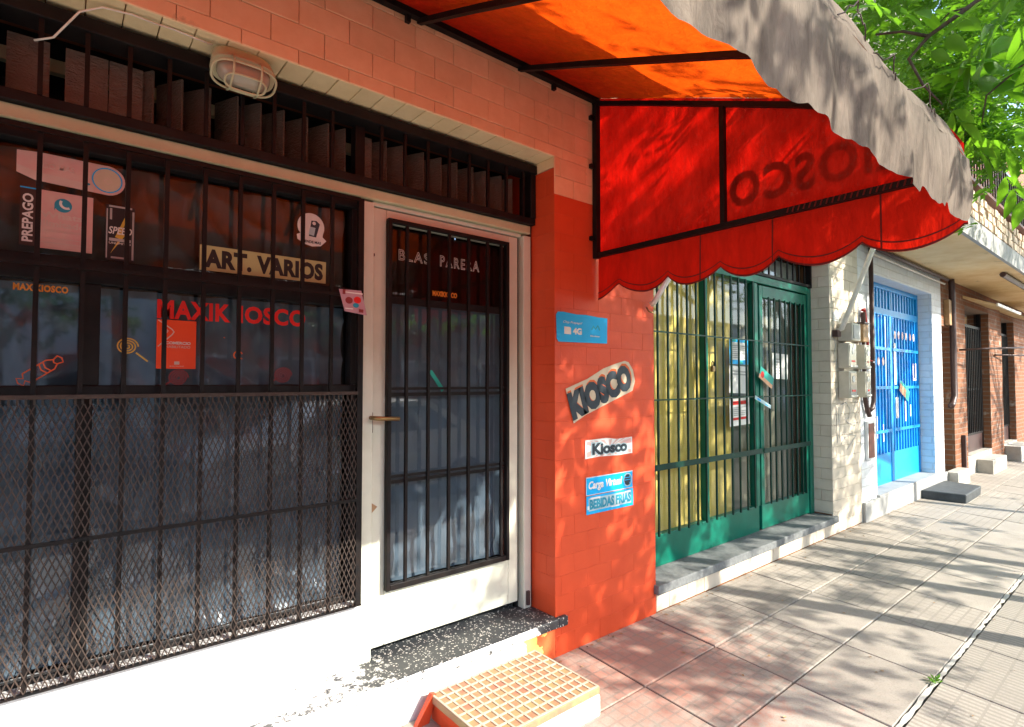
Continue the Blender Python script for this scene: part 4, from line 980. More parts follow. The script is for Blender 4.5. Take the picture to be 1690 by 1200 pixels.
def bottle(b, y):
    c, s_ = math.cos(R(38)), math.sin(R(38)); o = (-.088, 1.386)
    q = lambda *pp: [(o[0] + x * c - z * s_, o[1] + x * s_ + z * c) for x, z in pp]
    for st_ in (q((.02, .017), (.09, .017), (.105, .008), (.12, .012), (.125, 0), (.12, -.012), (.105, -.008), (.09, -.017), (.02, -.017)), q((.02, .017), (.012, .004), (.0, .014), (-.006, 0), (.0, -.014), (.012, -.004), (.02, -.017)), q((.068, .017), (.062, 0), (.068, -.017)), q((.08, .017), (.074, 0), (.08, -.017)), q((.105, .008), (.1, 0), (.105, -.008))):
        stroke(b, st_, .0036, y - .0002, y)
decal('window_drawing', 'orange outline drawing of a wrapped sweet or bottle, lower left window pane', 'print_darkorange', bottle, (-.04, yg, 1.38))
def lolly(x, z, r, hx, hz, turns=3.2):
    def f(b, y): spiral(b, x, z, r, turns, .0042, y - .0002, y, .92); stroke(b, [(x + (hx - x) * .42, z + (hz - z) * .42), (hx, hz)], .005, y - .0002, y)
    return f
decal('window_drawing', 'yellow spiral lollipop drawing beside the red poster', 'print_yellow', lolly(.181, 1.507, .031, .240, 1.457), (.2, yg, 1.46))
decal('window_drawing', 'dull red spiral lollipop drawing just under the red poster', 'print_maroon', lolly(.332, 1.402, .031, .288, 1.375, 3.6), (.33, yg, 1.376))
decal('window_drawing', 'dull red spiral lollipop drawing in the right of the window near the sill', 'print_maroon', lolly(.690, 1.412, .034, .642, 1.385, 3.6), (.69, yg, 1.384))
decal('window_drawing', 'broken orange remains of a drawing in the middle of the window', 'print_darkorange', ST(.0045, arc(.526, 1.487, .015, 20, 230, 9), [(.514, 1.476), (.53, 1.478), (.54, 1.474)], [(.477, 1.55), (.479, 1.553)]), (.52, yg, 1.475))
sheet('poster', 'bright red poster with white lettering COMERCIO HABILITADO on the window glass', 'poster', 'poster_red', .264, .385, 1.433, 1.605, yg - .001, None,
      [('emblem', 'print_pinkish_white', ST(.0035, [(.268, 1.603), (.31, 1.572), (.316, 1.563), (.31, 1.553), (.268, 1.51)], [(.29, 1.573), (.298, 1.566), (.292, 1.558)])), ('text', 'print_white', T('COMERCIO', .291, .368, 1.519, 1.529, bold=.03)), ('text', 'print_pinkish_white', T('HABILITADO', .291, .367, 1.506, 1.515)), ('emblem', 'print_pinkish_white', rect((.318, .334, 1.448, 1.459))), ('text', 'print_pinkish_white', T('MUNICIPALIDAD', .304, .348, 1.440, 1.444))])
sheet('flyer', 'small pink flyer with round pictures stuck askew on the grille beside the door', 'flyer', 'flyer_pink', .885, .995, 1.672, 1.768, .128, None,
      [('print', 'print_maroon', D(.922, 1.722, .016, .014)), ('print', 'print_red', D(.958, 1.727, .016, .014)), ('print', 'print_teal', D(.952, 1.704, .013, .010)), ('print', 'print_white', rect((.90, .98, 1.752, 1.757), (.905, .94, 1.686, 1.69))), ('print', 'print_maroon', rect((.893, .905, 1.745, 1.765))), ('print', 'print_maroon', rect((.965, .985, 1.676, 1.69)))],
      poly=[(.878, 1.764), (.905, 1.676), (1.002, 1.667), (.974, 1.768)], tilt=-.02)
yd = .2125
def decal2(name, label, mat, b, loc): return single(b, name, mat, label, 'sticker', loc)
b = MB(); text_to(b, 'BLAS', 1.192, 1.352, 1.942, 1.993, yd, th=.002, outline=.017, space=1.25); text_to(b, 'PARERA', 1.413, 1.645, 1.943, 1.996, yd, th=.002, outline=.017, space=1.25)
decal2('door_lettering', 'white outlined letters BLAS PARERA across the dark top pane of the door', 'print_white', b, (1.41, yd, 1.942))
b = MB(); text_to(b, 'MAXIKIOSCO', 1.372, 1.511, 1.796, 1.822, yd, th=.0005, bold=.045)
decal2('door_lettering', 'little orange letters MAXIKIOSCO low on the dark top pane of the door', 'print_orange', b, (1.44, yd, 1.796))
single(MB().prism([(1.44, 1.352), (1.37, 1.442), (1.35, 1.438), (1.425, 1.338)], .2105, .2125), 'sticker', 'print_turquoise', 'narrow turquoise torn strip stuck slantwise on the door glass', 'sticker', (1.4, .211, 1.34))

ys = -.0035
blue = [(1.982, 1.61), (1.996, 1.594), (2.372, 1.600), (2.376, 1.742), (2.30, 1.742), (2.2, 1.748), (2.13, 1.745), (2.03, 1.752), (1.99, 1.75), (1.978, 1.735)]
sheet('sign', 'bright blue 4G sign with torn top edge, highest on the orange pillar', 'sign', 'print_blue', 1.978, 2.376, 1.594, 1.752, ys, None,
      [('print', 'print_white', lambda b, y: b.prism([(2.036, 1.637), (2.086, 1.636), (2.086, 1.668), (2.078, 1.675), (2.036, 1.675)], y - .0003, y)), ('text', 'print_white', T('4G', 2.100, 2.168, 1.637, 1.673, bold=.05)), ('text', 'print_white', T('Chip Prepago!', 2.028, 2.17, 1.690, 1.706, shear=.25)), ('text', 'print_white', T('Movistar', 2.234, 2.314, 1.632, 1.640, bold=.03)), ('print', 'print_teal', ST(.010, [(2.245, 1.67), (2.26, 1.69), (2.275, 1.675), (2.295, 1.695), (2.31, 1.67)]))], poly=blue)
kz_ = [(2.045, 1.350), (2.104, 1.168), (2.20, 1.210), (2.595, 1.335), (2.618, 1.39), (2.60, 1.455), (2.56, 1.50), (2.525, 1.507), (2.44, 1.488), (2.34, 1.46), (2.21, 1.402)]
mp = rot2(2.325, 1.338, .335, .53, .155)
sheet('sign', 'tilted cream sign with fat black hand-drawn letters KIOSCO on the orange pillar', 'sign', 'paper_cream', 2.045, 2.618, 1.168, 1.507, ys, None,
      [('print', 'print_darkorange', lambda b, y: text_to(b, 'KIOSCO', 0, 0, 0, 0, y, th=.0002, bold=.05, map2=lambda u, v: (mp(u, v)[0] + .006, mp(u, v)[1] + .012))), ('text', 'print_ink', lambda b, y: text_to(b, 'KIOSCO', 0, 0, 0, 0, y, th=.0003, bold=.085, map2=mp))], poly=kz_)
k2 = [(2.190, .972), (2.30, .978), (2.45, .972), (2.588, .974), (2.586, 1.068), (2.45, 1.064), (2.36, 1.075), (2.193, 1.072)]
def rays(b, y):
    for k in range(18):
        a = k * 20 + 4; c, s_ = math.cos(R(a)), math.sin(R(a)); c2, s2 = math.cos(R(a + 9)), math.sin(R(a + 9))
        f = lambda c, s_, t: (2.39 + max(-.19, min(.19, c * t)), 1.022 + max(-.043, min(.043, s_ * t)))
        b.prism([(2.39, 1.022), f(c, s_, .19), f(c2, s2, .19)], y - .0002, y)
sheet('sign', 'small white sign with pink rays and rounded letters Kiosco, middle of the pillar', 'sign', 'paper_white', 2.190, 2.588, .972, 1.075, ys, None,
      [('print', 'paper_pink', rays), ('print', 'print_palecyan', lambda b, y: text_to(b, 'Kiosco', 2.236, 2.548, .984, 1.058, y, th=.0002, bold=.10)), ('text', 'print_ink', T('Kiosco', 2.245, 2.54, .989, 1.052, bold=.05))], poly=k2)
sheet('sign', 'blue sign with white slanted letters Carga Virtual and a globe, on the pillar', 'sign', 'print_blue', 2.196, 2.588, .776, .873, ys, None,
      [('border', 'print_white', rect((2.196, 2.588, .776, .779), (2.196, 2.588, .869, .8725), (2.196, 2.199, .779, .869))), ('text', 'print_white', T('Carga Virtual', 2.215, 2.495, .795, .850, bold=.035, shear=.22)), ('globe', 'print_palecyan', RG(2.543, .825, .038, .006)), ('globe', 'print_ink', D(2.543, .825, .031)), ('globe', 'print_blue', ST(.004, arc(2.543, .825, .026, -60, 60), arc(2.53, .825, .026, 120, 240), [(2.515, .825), (2.57, .825)], [(2.52, .838), (2.566, .838)]))])
sheet('sign', 'pale blue sign with dark letters BEBIDAS FRIAS, lowest on the orange pillar', 'sign', 'print_palecyan', 2.198, 2.592, .674, .772, ys, None,
      [('print', 'print_blue', rect((2.198, 2.592, .674, .690), (2.198, 2.592, .760, .772), (2.198, 2.215, .690, .76), (2.575, 2.592, .69, .76))), ('print', 'paper_white', rect((2.23, 2.31, .752, .762), (2.40, 2.47, .688, .694), (2.52, 2.57, .755, .763), (2.205, 2.222, .70, .72))), ('text', 'print_teal', T('BEBIDAS FRIAS', 2.222, 2.572, .698, .752, bold=.045))])

# ================================================================== STEP
ss = thing('step', 'low orange step of one gridded pavement tile in front of the kiosk door', 'step', (1.5, -.22, 0))
X0, X1, Y0, Y1, ZS = 1.215, 1.805, -.445, -.032, .100
b = MB(); b.v = [(X0 + .02, Y0 + .03, -.04), (X1 - .03, Y0 + .03, -.04), (X1 - .03, Y1, -.04), (X0 + .01, Y1, -.04), (X0 + .02, Y0 + .03, .066), (X1 - .02, Y0 + .03, .066), (X1 - .02, Y1, .066), (X0 + .01, Y1, .066)]
b.f = [(0, 3, 2, 1), (4, 5, 6, 7), (0, 1, 5, 4), (1, 2, 6, 5), (2, 3, 7, 6), (3, 0, 4, 7)]; b.build('base', 'orange_paint', ss, bevel=.008)
b = MB().box(X0, X1, Y0, Y1, .0665, ZS - .0029); b.build('tile_bed', 'step_tile_paint', ss, bevel=.004)
b = MB(); nx, ny = 14, 8; mx = .016; cw, ch = (X1 - X0 - mx) / nx, (Y1 - Y0 - mx) / ny; rw = .009
for i in range(nx + 1): b.box(X0 + .002 + i * cw, X0 + .002 + i * cw + rw, Y0 + .003, Y1 - .003, ZS - .003, ZS)
for j in range(ny + 1):
    for i in range(nx): b.box(X0 + .002 + i * cw + rw, X0 + .002 + (i + 1) * cw, Y0 + .003 + j * ch, Y0 + .003 + j * ch + rw, ZS - .003, ZS - .0003)
b.build('tile_grid', 'step_tile_rim', ss)['kind'] = 'stuff'
MB().box(X0 + .05, X1 + .002, Y0 - .004, Y0 + .028, -.03, .066).build('face', 'white_paint', ss, bevel=.012)
for k in range(9):
    b = MB(); cx, cy, s_ = 1.18 + rng.uniform(-.06, .03), -.13 - rng.random() * .27, rng.uniform(.015, .05)
    b.prism([(cx + s_ * math.cos(a) * rng.uniform(.6, 1), 0 + s_ * .5 * math.sin(a) * rng.uniform(.6, 1)) for a in np.linspace(0, 6.28, 7)[:-1]], cy, cy + s_)
    b.v = [(x, y, z + .012 + gz(cy)) for x, y, z in b.v]
    if k == 0: rub = b
    else:
        o_ = len(rub.v); rub.v += b.v; rub.f += [tuple(o_ + i for i in f) for f in b.f]
tag(single(rub, 'rubble', 'orange_paint', None, None, (1.17, -.2, 0)), 'orange rubble crumbling from the left end of the step', 'rubble', kind='stuff')
single(MB().prism([(1.195, -.02), (1.235, .10), (1.215, .105), (1.13, -.02)], -.06, -.036), 'broken_tile', 'orange_paint', 'orange painted broken tile leaning on the plinth at the left end of the step', 'tile', (1.19, -.05, 0))

# ================================================================== PIPES, POLES, METERS
def pole(pts, r, mat, name, label, cat, n=10, group=None): return single(MB().tube(pts, r, n), name, mat, label, cat, pts[0], group, smooth=True)
pole([(5.56, -.02, 1.86), (5.57, -.06, 1.87), (5.64, -.30, 2.57), (5.67, -.40, 2.80)], .022, 'white_pipe', 'strut', 'white slanted pole from the cream tiled pier up behind the awning', 'pole')
b = MB().box(5.50, 5.58, -.05, -.004, 1.80, 1.86); single(b, 'pole_bracket', 'dark_pipe', 'rusty bracket holding the foot of the white slanted pole', 'bracket', (5.54, -.02, 1.8))
pole([(2.74, -.03, 1.85), (2.745, -.05, 1.86), (2.80, -.14, 2.03)], .016, 'white_pipe', 'strut', 'short white pole end by the pillar edge under the scalloped valance', 'pole')
pole([(2.728, -.008, 1.832), (2.722, -.03, 1.806), (2.735, -.045, 1.798), (2.752, -.04, 1.803), (2.757, -.035, 1.815)], .004, 'brass', 'hook', 'bent rusty hook on the orange pillar below the white pole end', 'hook', 6)
pole([(6.42, -.04, 2.79), (6.42, -.04, 1.60), (6.36, -.04, 1.585), (6.42, -.04, 1.57), (6.42, -.04, 1.19), (6.38, -.04, 1.12), (6.30, -.04, 1.10)], .022, 'dark_pipe', 'drain_pipe', 'thin dark downpipe at the left side of the blue gate', 'pipe')
pole([(6.19, -.03, 2.10), (6.24, -.03, 2.115), (6.26, -.03, 2.06), (6.34, -.03, 1.6), (6.395, -.04, 1.59)], .014, 'red_tube', 'conduit', 'slanting red brown conduit bent towards the dark downpipe', 'pipe')
pole([(6.21, -.03, 2.08), (6.215, -.03, 1.22), (6.27, -.03, 1.10), (6.30, -.04, 1.04)], .022, 'dark_pipe', 'conduit', 'dark conduit beside the right column of meters', 'pipe')
pole([(5.9, -.05, 2.77), (9.3, -.05, 2.765)], .022, 'dark_pipe', 'conduit', 'dark pipe running along the top of the white brick wall', 'pipe')
pole([(6.5, -.035, 2.71), (9.2, -.035, 2.70)], .012, 'white_pipe', 'conduit', 'thin pale pipe just below the dark pipe on the white wall', 'pipe')
pole([(9.42, -.06, 2.78), (9.45, -.06, 2.72), (9.45, -.06, 1.2), (9.32, -.06, 1.08), (9.25, -.06, 1.06)], .038, 'dark_pipe', 'drain_pipe', 'thick dark downpipe on the corner of the brown brick house', 'pipe')
pole([(9.95, -.02, 1.84), (9.95, -.30, 1.845), (12.8, -.72, 1.97)], .014, 'dark_pipe', 'rod', 'long horizontal rod sticking out from the brown brick wall', 'rod')
pole([(12.3, -.02, 1.84), (14.6, -.42, 1.88)], .014, 'dark_pipe', 'rod', 'second thin rod beyond and lower on the brick house', 'rod')
def meter(x0, x1, z0, z1, label, door=True, dep=.10):
    t = thing('meter_box', label, 'meter box', ((x0 + x1) / 2, -.004, z0), 'meter boxes on the cream pier')
    MB().box(x0, x1, -dep, -.004, z0, z1).build('case', 'meter_plastic', t, bevel=.006)
    MB().box(x0 + .015, x1 - .015, -dep - .004, -dep - .0005, z0 + .03, z1 - .02).build('window', 'meter_glass', t)
    MB().box(x0 + .005, x1 - .005, -dep - .012, -dep - .0045, z0 + .012, z0 + .028).build('rim', 'white_pipe', t)
    MB().box(x0 + .05, x1 - .05, -dep - .007, -dep - .0045, z0 + .06, z0 + .075).build('seal', 'print_red', t)
    MB().disc((x0 + x1) / 2, z1 - .075, .03, .03, -dep - .007, -dep - .0045, 14).build('dial', 'print_white', t)
meter(5.62, 5.80, 1.51, 1.745, 'upper meter box with glass front in the left column on the cream pier')
meter(5.62, 5.80, 1.235, 1.485, 'lower meter box with glass front in the left column on the cream pier')
meter(6.02, 6.155, 1.51, 1.745, 'upper narrow meter box at the right edge of the cream pier')
meter(6.02, 6.155, 1.235, 1.485, 'lower narrow meter box at the right edge of the cream pier')
t = thing('meter_box', 'open cream meter box above the left column, at the foot of the slanted pole', 'meter box', (5.7, -.004, 1.77))
b = MB().box(5.62, 5.83, -.13, -.004, 1.765, 1.93); b.build('case', 'meter_plastic', t, bevel=.008); MB().box(5.645, 5.80, -.136, -.1305, 1.785, 1.91).build('lid', 'grey_plastic', t)
t = thing('fuse_box', 'small brown wooden fuse box above the narrow meters', 'fuse box', (6.09, -.004, 1.78))
MB().box(6.02, 6.155, -.09, -.004, 1.775, 1.95).build('case', 'wood', t, bevel=.004); MB().box(6.015, 6.16, -.105, -.004, 1.951, 1.965).build('lid', 'dark_pipe', t)
t = thing('hatch', 'small dark brown hatch low in the white brick wall beside the blue gate', 'hatch', (6.36, -.003, .62))
f = MB().box(6.27, 6.46, -.03, -.003, .60, .985).build('frame', 'white_paint', t); MB().box(6.29, 6.44, -.036, -.0305, .62, .965).build('lid', 'brown_metal', t)
sheet('plate', 'small white plate on the cream tiles beside the slanted pole', 'plate', 'paper_white', 5.53, 5.66, 1.95, 2.03, -.004, None, [('text', 'print_grey', lines(5.545, 5.645, 1.965, 2.02, 3))])
gr_ = [[(5.57, 1.16), (5.58, .82)], [(5.62, 1.15), (5.63, .86)], [(5.68, 1.17), (5.80, 1.19), (5.90, 1.12), (5.86, 1.04), (5.74, 1.03), (5.86, .99), (6.02, .96)], [(5.66, .80), (5.76, .86), (5.9, .88), (6.03, .86), (5.8, .74)], [(5.53, 1.80), (5.58, 1.72), (5.53, 1.64)], [(5.53, 1.56), (5.60, 1.60), (5.56, 1.50), (5.62, 1.53)], [(5.55, 1.30), (5.60, 1.33), (5.57, 1.22)]]
for part, lab in ((gr_[:4], 'large thin grey scrawl of letters on the cream tiled pier below the meters'), (gr_[4:], 'small grey zigzag scrawl along the left edge of the cream tiled pier')):
    b = MB()
    for s_ in part: stroke(b, s_, .007, -.0045, -.0028)
    single(b, 'graffiti', 'print_grey', lab, 'graffiti', (5.8, -.003, .8))
single(MB().prism([(9.3, 2.16), (9.62, 2.14), (9.60, 2.48), (9.28, 2.50)], -.06, -.003), 'board', 'wood', 'weathered board over the narrow side doorway by the downpipe', 'board', (9.45, -.03, 2.14))

# ================================================================== TREES
LP = [(0, 0, 0), (.30, .19, .02), (.62, .15, .01), (1, 0, -.06), (.62, -.15, .01), (.30, -.19, .02)]
def leaf_cloud(centres, n_per, spread, size, seed, flat=.7):
    r = np.random.RandomState(seed); vs_, fs = [], []
    tmpl = np.array(LP)
    for (cx, cy, cz, rad) in centres:
        k = int(n_per * (rad / spread) ** 1.5)
        for _ in range(max(k, 3)):                          # one compound leaf: a stalk direction with 5-7 leaflets
            d = r.normal(size=3); d /= np.linalg.norm(d); rr = rad * r.rand() ** .45
            p = np.array([cx, cy, cz]) + d * rr * np.array([1, 1, flat])
            s = r.normal(size=3); s[2] = s[2] * .4 - .5; s /= np.linalg.norm(s)
            sd = np.cross(s, [0, 0, 1]); sd /= np.linalg.norm(sd) + 1e-6; up = np.cross(sd, s)
            L = size * r.uniform(.8, 1.3)
            for q in range(7):
                base = p + s * L * (.35 + .4 * (q // 2)); sgn = 1 if q % 2 else -1
                f = s * .55 + sd * sgn * .85 if q < 6 else s.copy()
                f = f + r.normal(size=3) * .14; f /= np.linalg.norm(f); g = np.cross(up + r.normal(size=3) * .35, f); g /= np.linalg.norm(g) + 1e-6; h = np.cross(f, g)
                sz = L * r.uniform(.75, 1.15); b0 = len(vs_)
                for t in tmpl: vs_.append(base + f * t[0] * sz + g * t[1] * sz + h * t[2] * sz)
                fs.append((b0, b0 + 1, b0 + 2, b0 + 3)); fs.append((b0, b0 + 3, b0 + 4, b0 + 5))
    return vs_, fs
def leaves(name, centres, n_per, spread, size, seed, parent, mat):
    v, f = leaf_cloud(centres, n_per, spread, size, seed); b = MB(); b.v = [tuple(p) for p in v]; b.f = f; return b.build(name, mat, parent)
def tree(x, y, h, cr, label, seed, tr=.07, n_per=26, size=.075, low=(), mat='ash_leaf', lean=(0, 0), crz=(.5, 1.0), nb=9, group=None, keep=None):
    r = random.Random(seed); z0 = gz(y) if y > KY else -.35
    t = thing('street_tree', label, 'tree', (x, y, z0), group)
    fork = h * .42; top = Vector((x + lean[0], y + lean[1], z0 + fork))
    tk = MB().tube([(x, y, z0 - .1), (x + .02, y, z0 + .5), (x + lean[0] * .5 + .03, y + lean[1] * .5, z0 + fork * .6), tuple(top)], [tr * 1.35, tr, tr * .9, tr * .8], 9)
    tk.build('trunk', 'bark', t, smooth=True)
    cs = []
    for k in range(nb):
        a = 6.283 * k / nb + r.uniform(-.3, .3); rad = cr * r.uniform(.55, 1.0); zz = z0 + h * r.uniform(*crz)
        end = Vector((top.x + math.cos(a) * rad, top.y + math.sin(a) * rad, zz)); mid = top.lerp(end, .5) + Vector((r.uniform(-.2, .2), r.uniform(-.2, .2), .25 * (zz - top.z) + .1))
        bb = MB().tube([tuple(top), tuple(top.lerp(mid, .5) + Vector((0, 0, .1))), tuple(mid), tuple(end)], [tr * .55, tr * .42, tr * .3, tr * .1], 6)
        for q in range(3):
            e2 = mid.lerp(end, r.random()) + Vector((r.uniform(-.8, .8), r.uniform(-.8, .8), r.uniform(-.5, .6))); bb.tube([tuple(mid.lerp(end, .3 * q)), tuple(e2)], [tr * .2, tr * .06], 5)
            cs.append((*e2, r.uniform(.45, .8)))
        bb.build('limb', 'bark', t, smooth=True)
        cs.append((*end, r.uniform(.55, .95))); cs.append((*(mid.lerp(end, .6)), r.uniform(.4, .7)))
    cs.append((top.x, top.y, z0 + h * .95, .8))
    for p in low: cs.append(p)
    if keep: cs = [c for c in cs if keep(*c)]
    leaves('crown', cs, n_per, .6, size, seed, t, mat)
    return t
def over(seed, x0, x1, n, zlo=2.55, zhi=5.4):               # crown reaching over the pavement between awning and balcony
    r = random.Random(seed); out = []
    for _ in range(n):
        x = r.uniform(x0, x1); out.append((x, r.uniform(-1.75, -.45), max(zlo, 2.35 + .27 * (x - 3)) + .45 + r.random() * (1.2 + .25 * x), r.uniform(.4, .7)))
    return out
def sky_block(seed, x0, x1, n):                                  # leaf clusters added over the pavement to cut the sky light
    r = random.Random(seed); return [(r.uniform(x0, x1), r.uniform(-3.6, -.5), r.uniform(4.5, 6.4), r.uniform(.45, .75)) for _ in range(n)]
gone = lambda x, y, z, rd: y < -.35 and not (y < -4.9 and z < 3.6)
def low_at(x, y, z, h, rd=.3):                                    # a drooping twig whose shade falls at ground point x, y
    k = h / math.tan(R(SUN_EL)); return (x + math.sin(R(SUN_AZ)) * k, y - math.cos(R(SUN_AZ)) * k, z + h, rd)
def shade(seed, n, x0, x1, y0, y1, z0, z1, h0, h1, r0=.22, r1=.38):
    r = random.Random(seed); return [low_at(r.uniform(x0, x1), r.uniform(y0, y1), r.uniform(z0, z1), r.uniform(h0, h1), r.uniform(r0, r1)) for _ in range(n)]
tree(5.13, -3.3, 6.2, 2.0, 'ash street tree with slender trunk at the kerb opposite the green shop', 11, .085, low=[low_at(2.6, -.75, 0, 2.3), low_at(2.9, -.95, 0, 2.4), low_at(3.2, -.6, 0, 2.5), low_at(2.4, -.35, 0, 2.6), (4.0, -1.5, 3.2, .4)] + shade(3, 17, 2.2, 3.6, -1.3, -.1, 0, 0, 2.2, 2.7, .22, .42) + shade(4, 44, 2.0, 2.85, 0, 0, .3, 2.0, 2.0, 2.6) + shade(14, 36, 2.0, 2.85, 0, 0, -.1, .8, 2.2, 2.8) + shade(8, 5, .7, 2.2, -1.62, -1.6, 2.0, 2.15, .9, 1.4, .18, .26) + over(1, 3.3, 5.6, 60) + sky_block(21, 2.6, 5.6, 46), crz=(.52, 1.0), keep=gone)
tree(6.6, -3.35, 6.6, 2.0, 'second slender ash street tree at the kerb, opposite the blue gate', 12, .075, low=[low_at(4.0, -.5, 0, 2.5), low_at(4.6, -.4, 0, 2.6)] + shade(5, 60, 2.9, 6.2, 0, .1, .1, 2.4, 2.0, 2.6) + over(2, 5.2, 8.2, 60) + sky_block(22, 5, 8.3, 46), keep=gone)
tree(9.4, -3.3, 7.0, 2.5, 'ash street tree at the kerb opposite the brown brick house', 13, .06, low=shade(6, 20, 6.2, 9.0, 0, .1, .9, 2.6, 1.9, 2.6) + shade(7, 22, 3.8, 9, -1.0, -.1, 0, 0, 2.3, 2.6, .2, .34) + [(9.2, -.95, 3.9, .6), (10.4, -.75, 3.9, .6), (8.2, -.9, 4.2, .6), (11.5, -.9, 4.6, .7)] + over(3, 7.8, 11.5, 50) + sky_block(23, 8, 11.5, 46), keep=gone, n_per=24)
tree(14.5, -3.3, 7.5, 2.8, 'ash street tree furthest along the near kerb', 14, .08, keep=gone, n_per=18, size=.1, low=[(13.0, -.8, 4.6, .8), (15.0, -.7, 5.0, .9), (17.0, -.9, 5.5, 1.0), (19.5, -.8, 5.5, 1.2)])
tree(22, -3.3, 8.5, 3.0, 'dense street tree at the far end of the row of houses', 15, .1, keep=gone, n_per=15, size=.14, low=[(21, -.6, 5.5, 1.2), (24, -.6, 6.2, 1.4), (27, -.8, 6, 1.6)])
nr = tree(.4, -3.5, 6.4, 2.0, 'ash street tree at the kerb opposite the kiosk window', 16, .07, low=[(1.5 + .33 * k + .1 * math.sin(k * 5), -3.0 + .3 * math.sin(k * 2.3), 2.95 + .14 * (k % 3), .28) for k in range(6)], keep=lambda x, y, z, rd: rd < .3 or (y < -1.95 and not (y < -4.7 and z < 4) and not (x > 1.2 and z < 4.6)), n_per=18)
# overhanging branch close to the awning, leaf by leaf
br = thing('leafy_branch', 'leafy ash branch hanging down beside the outer edge of the awning', 'branch', (2.3, -2.3, 3.1))
tw_ = MB().tube([(3.1, -2.9, 4.0), (2.75, -2.3, 3.25), (2.50, -1.72, 2.80), (2.464, -1.627, 2.723), (2.436, -1.489, 2.65), (2.422, -1.43, 2.588), (2.431, -1.469, 2.477), (2.45, -1.52, 2.39)], [.02, .014, .0095, .0085, .007, .0055, .0045, .003], 7)
tw_.tube([(2.436, -1.489, 2.65), (2.418, -1.415, 2.698), (2.395, -1.333, 2.717)], [.0065, .005, .004], 6)
tw_.tube([(2.46, -1.60, 2.71), (2.45, -1.55, 2.715), (2.445, -1.52, 2.69)], [.004, .003, .002], 5)
tw_.tube([(2.75, -2.3, 3.25), (2.62, -2.0, 2.75), (2.5, -1.72, 2.45), (2.47, -1.64, 2.38), (2.5, -1.62, 2.3)], [.008, .006, .004, .003, .002], 5)
tw_.build('twig', 'bark', br, smooth=True)
def spray(mb, p, d, L, n=7, seed=0):
    r = random.Random(seed); p, d = Vector(p), Vector(d).normalized(); sd = d.cross(Vector((0, 0, 1))).normalized(); up = sd.cross(d)
    for q in range(n):
        base = p + d * L * (.25 + .30 * (q // 2)); sg = 1 if q % 2 else -1
        f = (d * .6 + sd * sg * .8 + Vector((0, 0, -.25 - r.random() * .3)) if q < n - 1 else d + Vector((0, 0, -.3))); f.normalize()
        g = (up + Vector((r.uniform(-.4, .4), r.uniform(-.4, .4), 0))).cross(f).normalized(); h = f.cross(g); sz = L * r.uniform(.62, .85)
        b0 = len(mb.v); prof_ = [(0, .0), (.15, .10), (.35, .17), (.55, .17), (.78, .10), (1, 0)]
        for t_, wd in prof_:
            c = base + f * t_ * sz - h * .10 * t_ * t_ * sz
            mb.v += [tuple(c - g * wd * sz + h * wd * .25 * sz), tuple(c), tuple(c + g * wd * sz + h * wd * .25 * sz)]
        for i in range(5):
            k = b0 + 3 * i; mb.f += [(k, k + 1, k + 4, k + 3), (k + 1, k + 2, k + 5, k + 4)]
bl = MB(); k = 0
for p, d in (((2.47, -1.69, 2.66), (0, .4, -.6)), ((2.48, -1.72, 2.63), (.1, -.1, -.7)), ((2.47, -1.62, 2.38), (.1, -.6, .5)), ((2.475, -1.64, 2.37), (.1, -.9, .12)), ((2.46, -1.60, 2.39), (0, -.3, .8)), ((2.40, -1.36, 2.80), (.1, .2, .3)), ((2.39, -1.32, 2.80), (0, -.35, -.15)),
             ((2.40, -1.34, 2.72), (.05, .5, -.1)), ((2.445, -1.53, 2.40), (.2, -.2, -.5)), ((2.50, -1.60, 2.26), (.2, -.4, -.3)), ((2.49, -1.66, 2.22), (.1, -.6, .1)), ((2.43, -1.46, 2.56), (.1, -.35, .35)), ((2.43, -1.46, 2.50), (.3, -.5, .1)),
             ((2.46, -1.62, 2.73), (.1, .3, .5)), ((2.9, -1.6, 2.25), (.2, -.2, -.5)), ((3.0, -1.5, 2.5), (.2, -.5, -.1)), ((2.9, -1.35, 2.75), (.1, -.5, .1)), ((3.1, -1.4, 2.95), (.2, .3, -.3))):
    k += 1; spray(bl, p, d, .19, 7, k)
bl.build('leaves', 'ash_leaf', br, smooth=True)
leaves('leaflets', [(2.62, -1.52, 2.42, .12), (2.66, -1.58, 2.34, .14), (2.7, -1.62, 2.27, .14), (2.6, -1.46, 2.50, .10), (2.8, -1.5, 2.62, .2), (2.95, -1.45, 2.8, .22)], 110, .14, .03, 77, br, 'ash_leaf')

# ================================================================== STREET FURNITURE OUT OF THE FRAME (casts the streaks on the pavement)
t = thing('sign_post', 'plain dark iron street post standing at the kerb between two slender trees', 'post', (6.02, -3.3, gz(-3.3)))
MB().tube([(6.02, -3.3, gz(-3.3) - .1), (6.02, -3.3, 2.9)], .065, 10).build('post', 'dark_pipe', t, smooth=True); MB().box(5.78, 6.26, -3.345, -3.335, 2.5, 2.9).build('plate', 'grey_plastic', t)
t = thing('lamp_post', 'grey tapered lamp post at the kerb beyond the second tree', 'lamp post', (7.05, -3.4, gz(-3.4)))
MB().tube([(7.05, -3.4, gz(-3.4) - .1), (7.05, -3.4, 3.0), (7.05, -3.4, 6.2), (7.05, -4.2, 6.6)], [.075, .06, .045, .035], 12).build('post', 'steel', t, smooth=True); MB().box(6.95, 7.15, -4.8, -4.2, 6.56, 6.66).build('lantern', 'grey_plastic', t, bevel=.02)

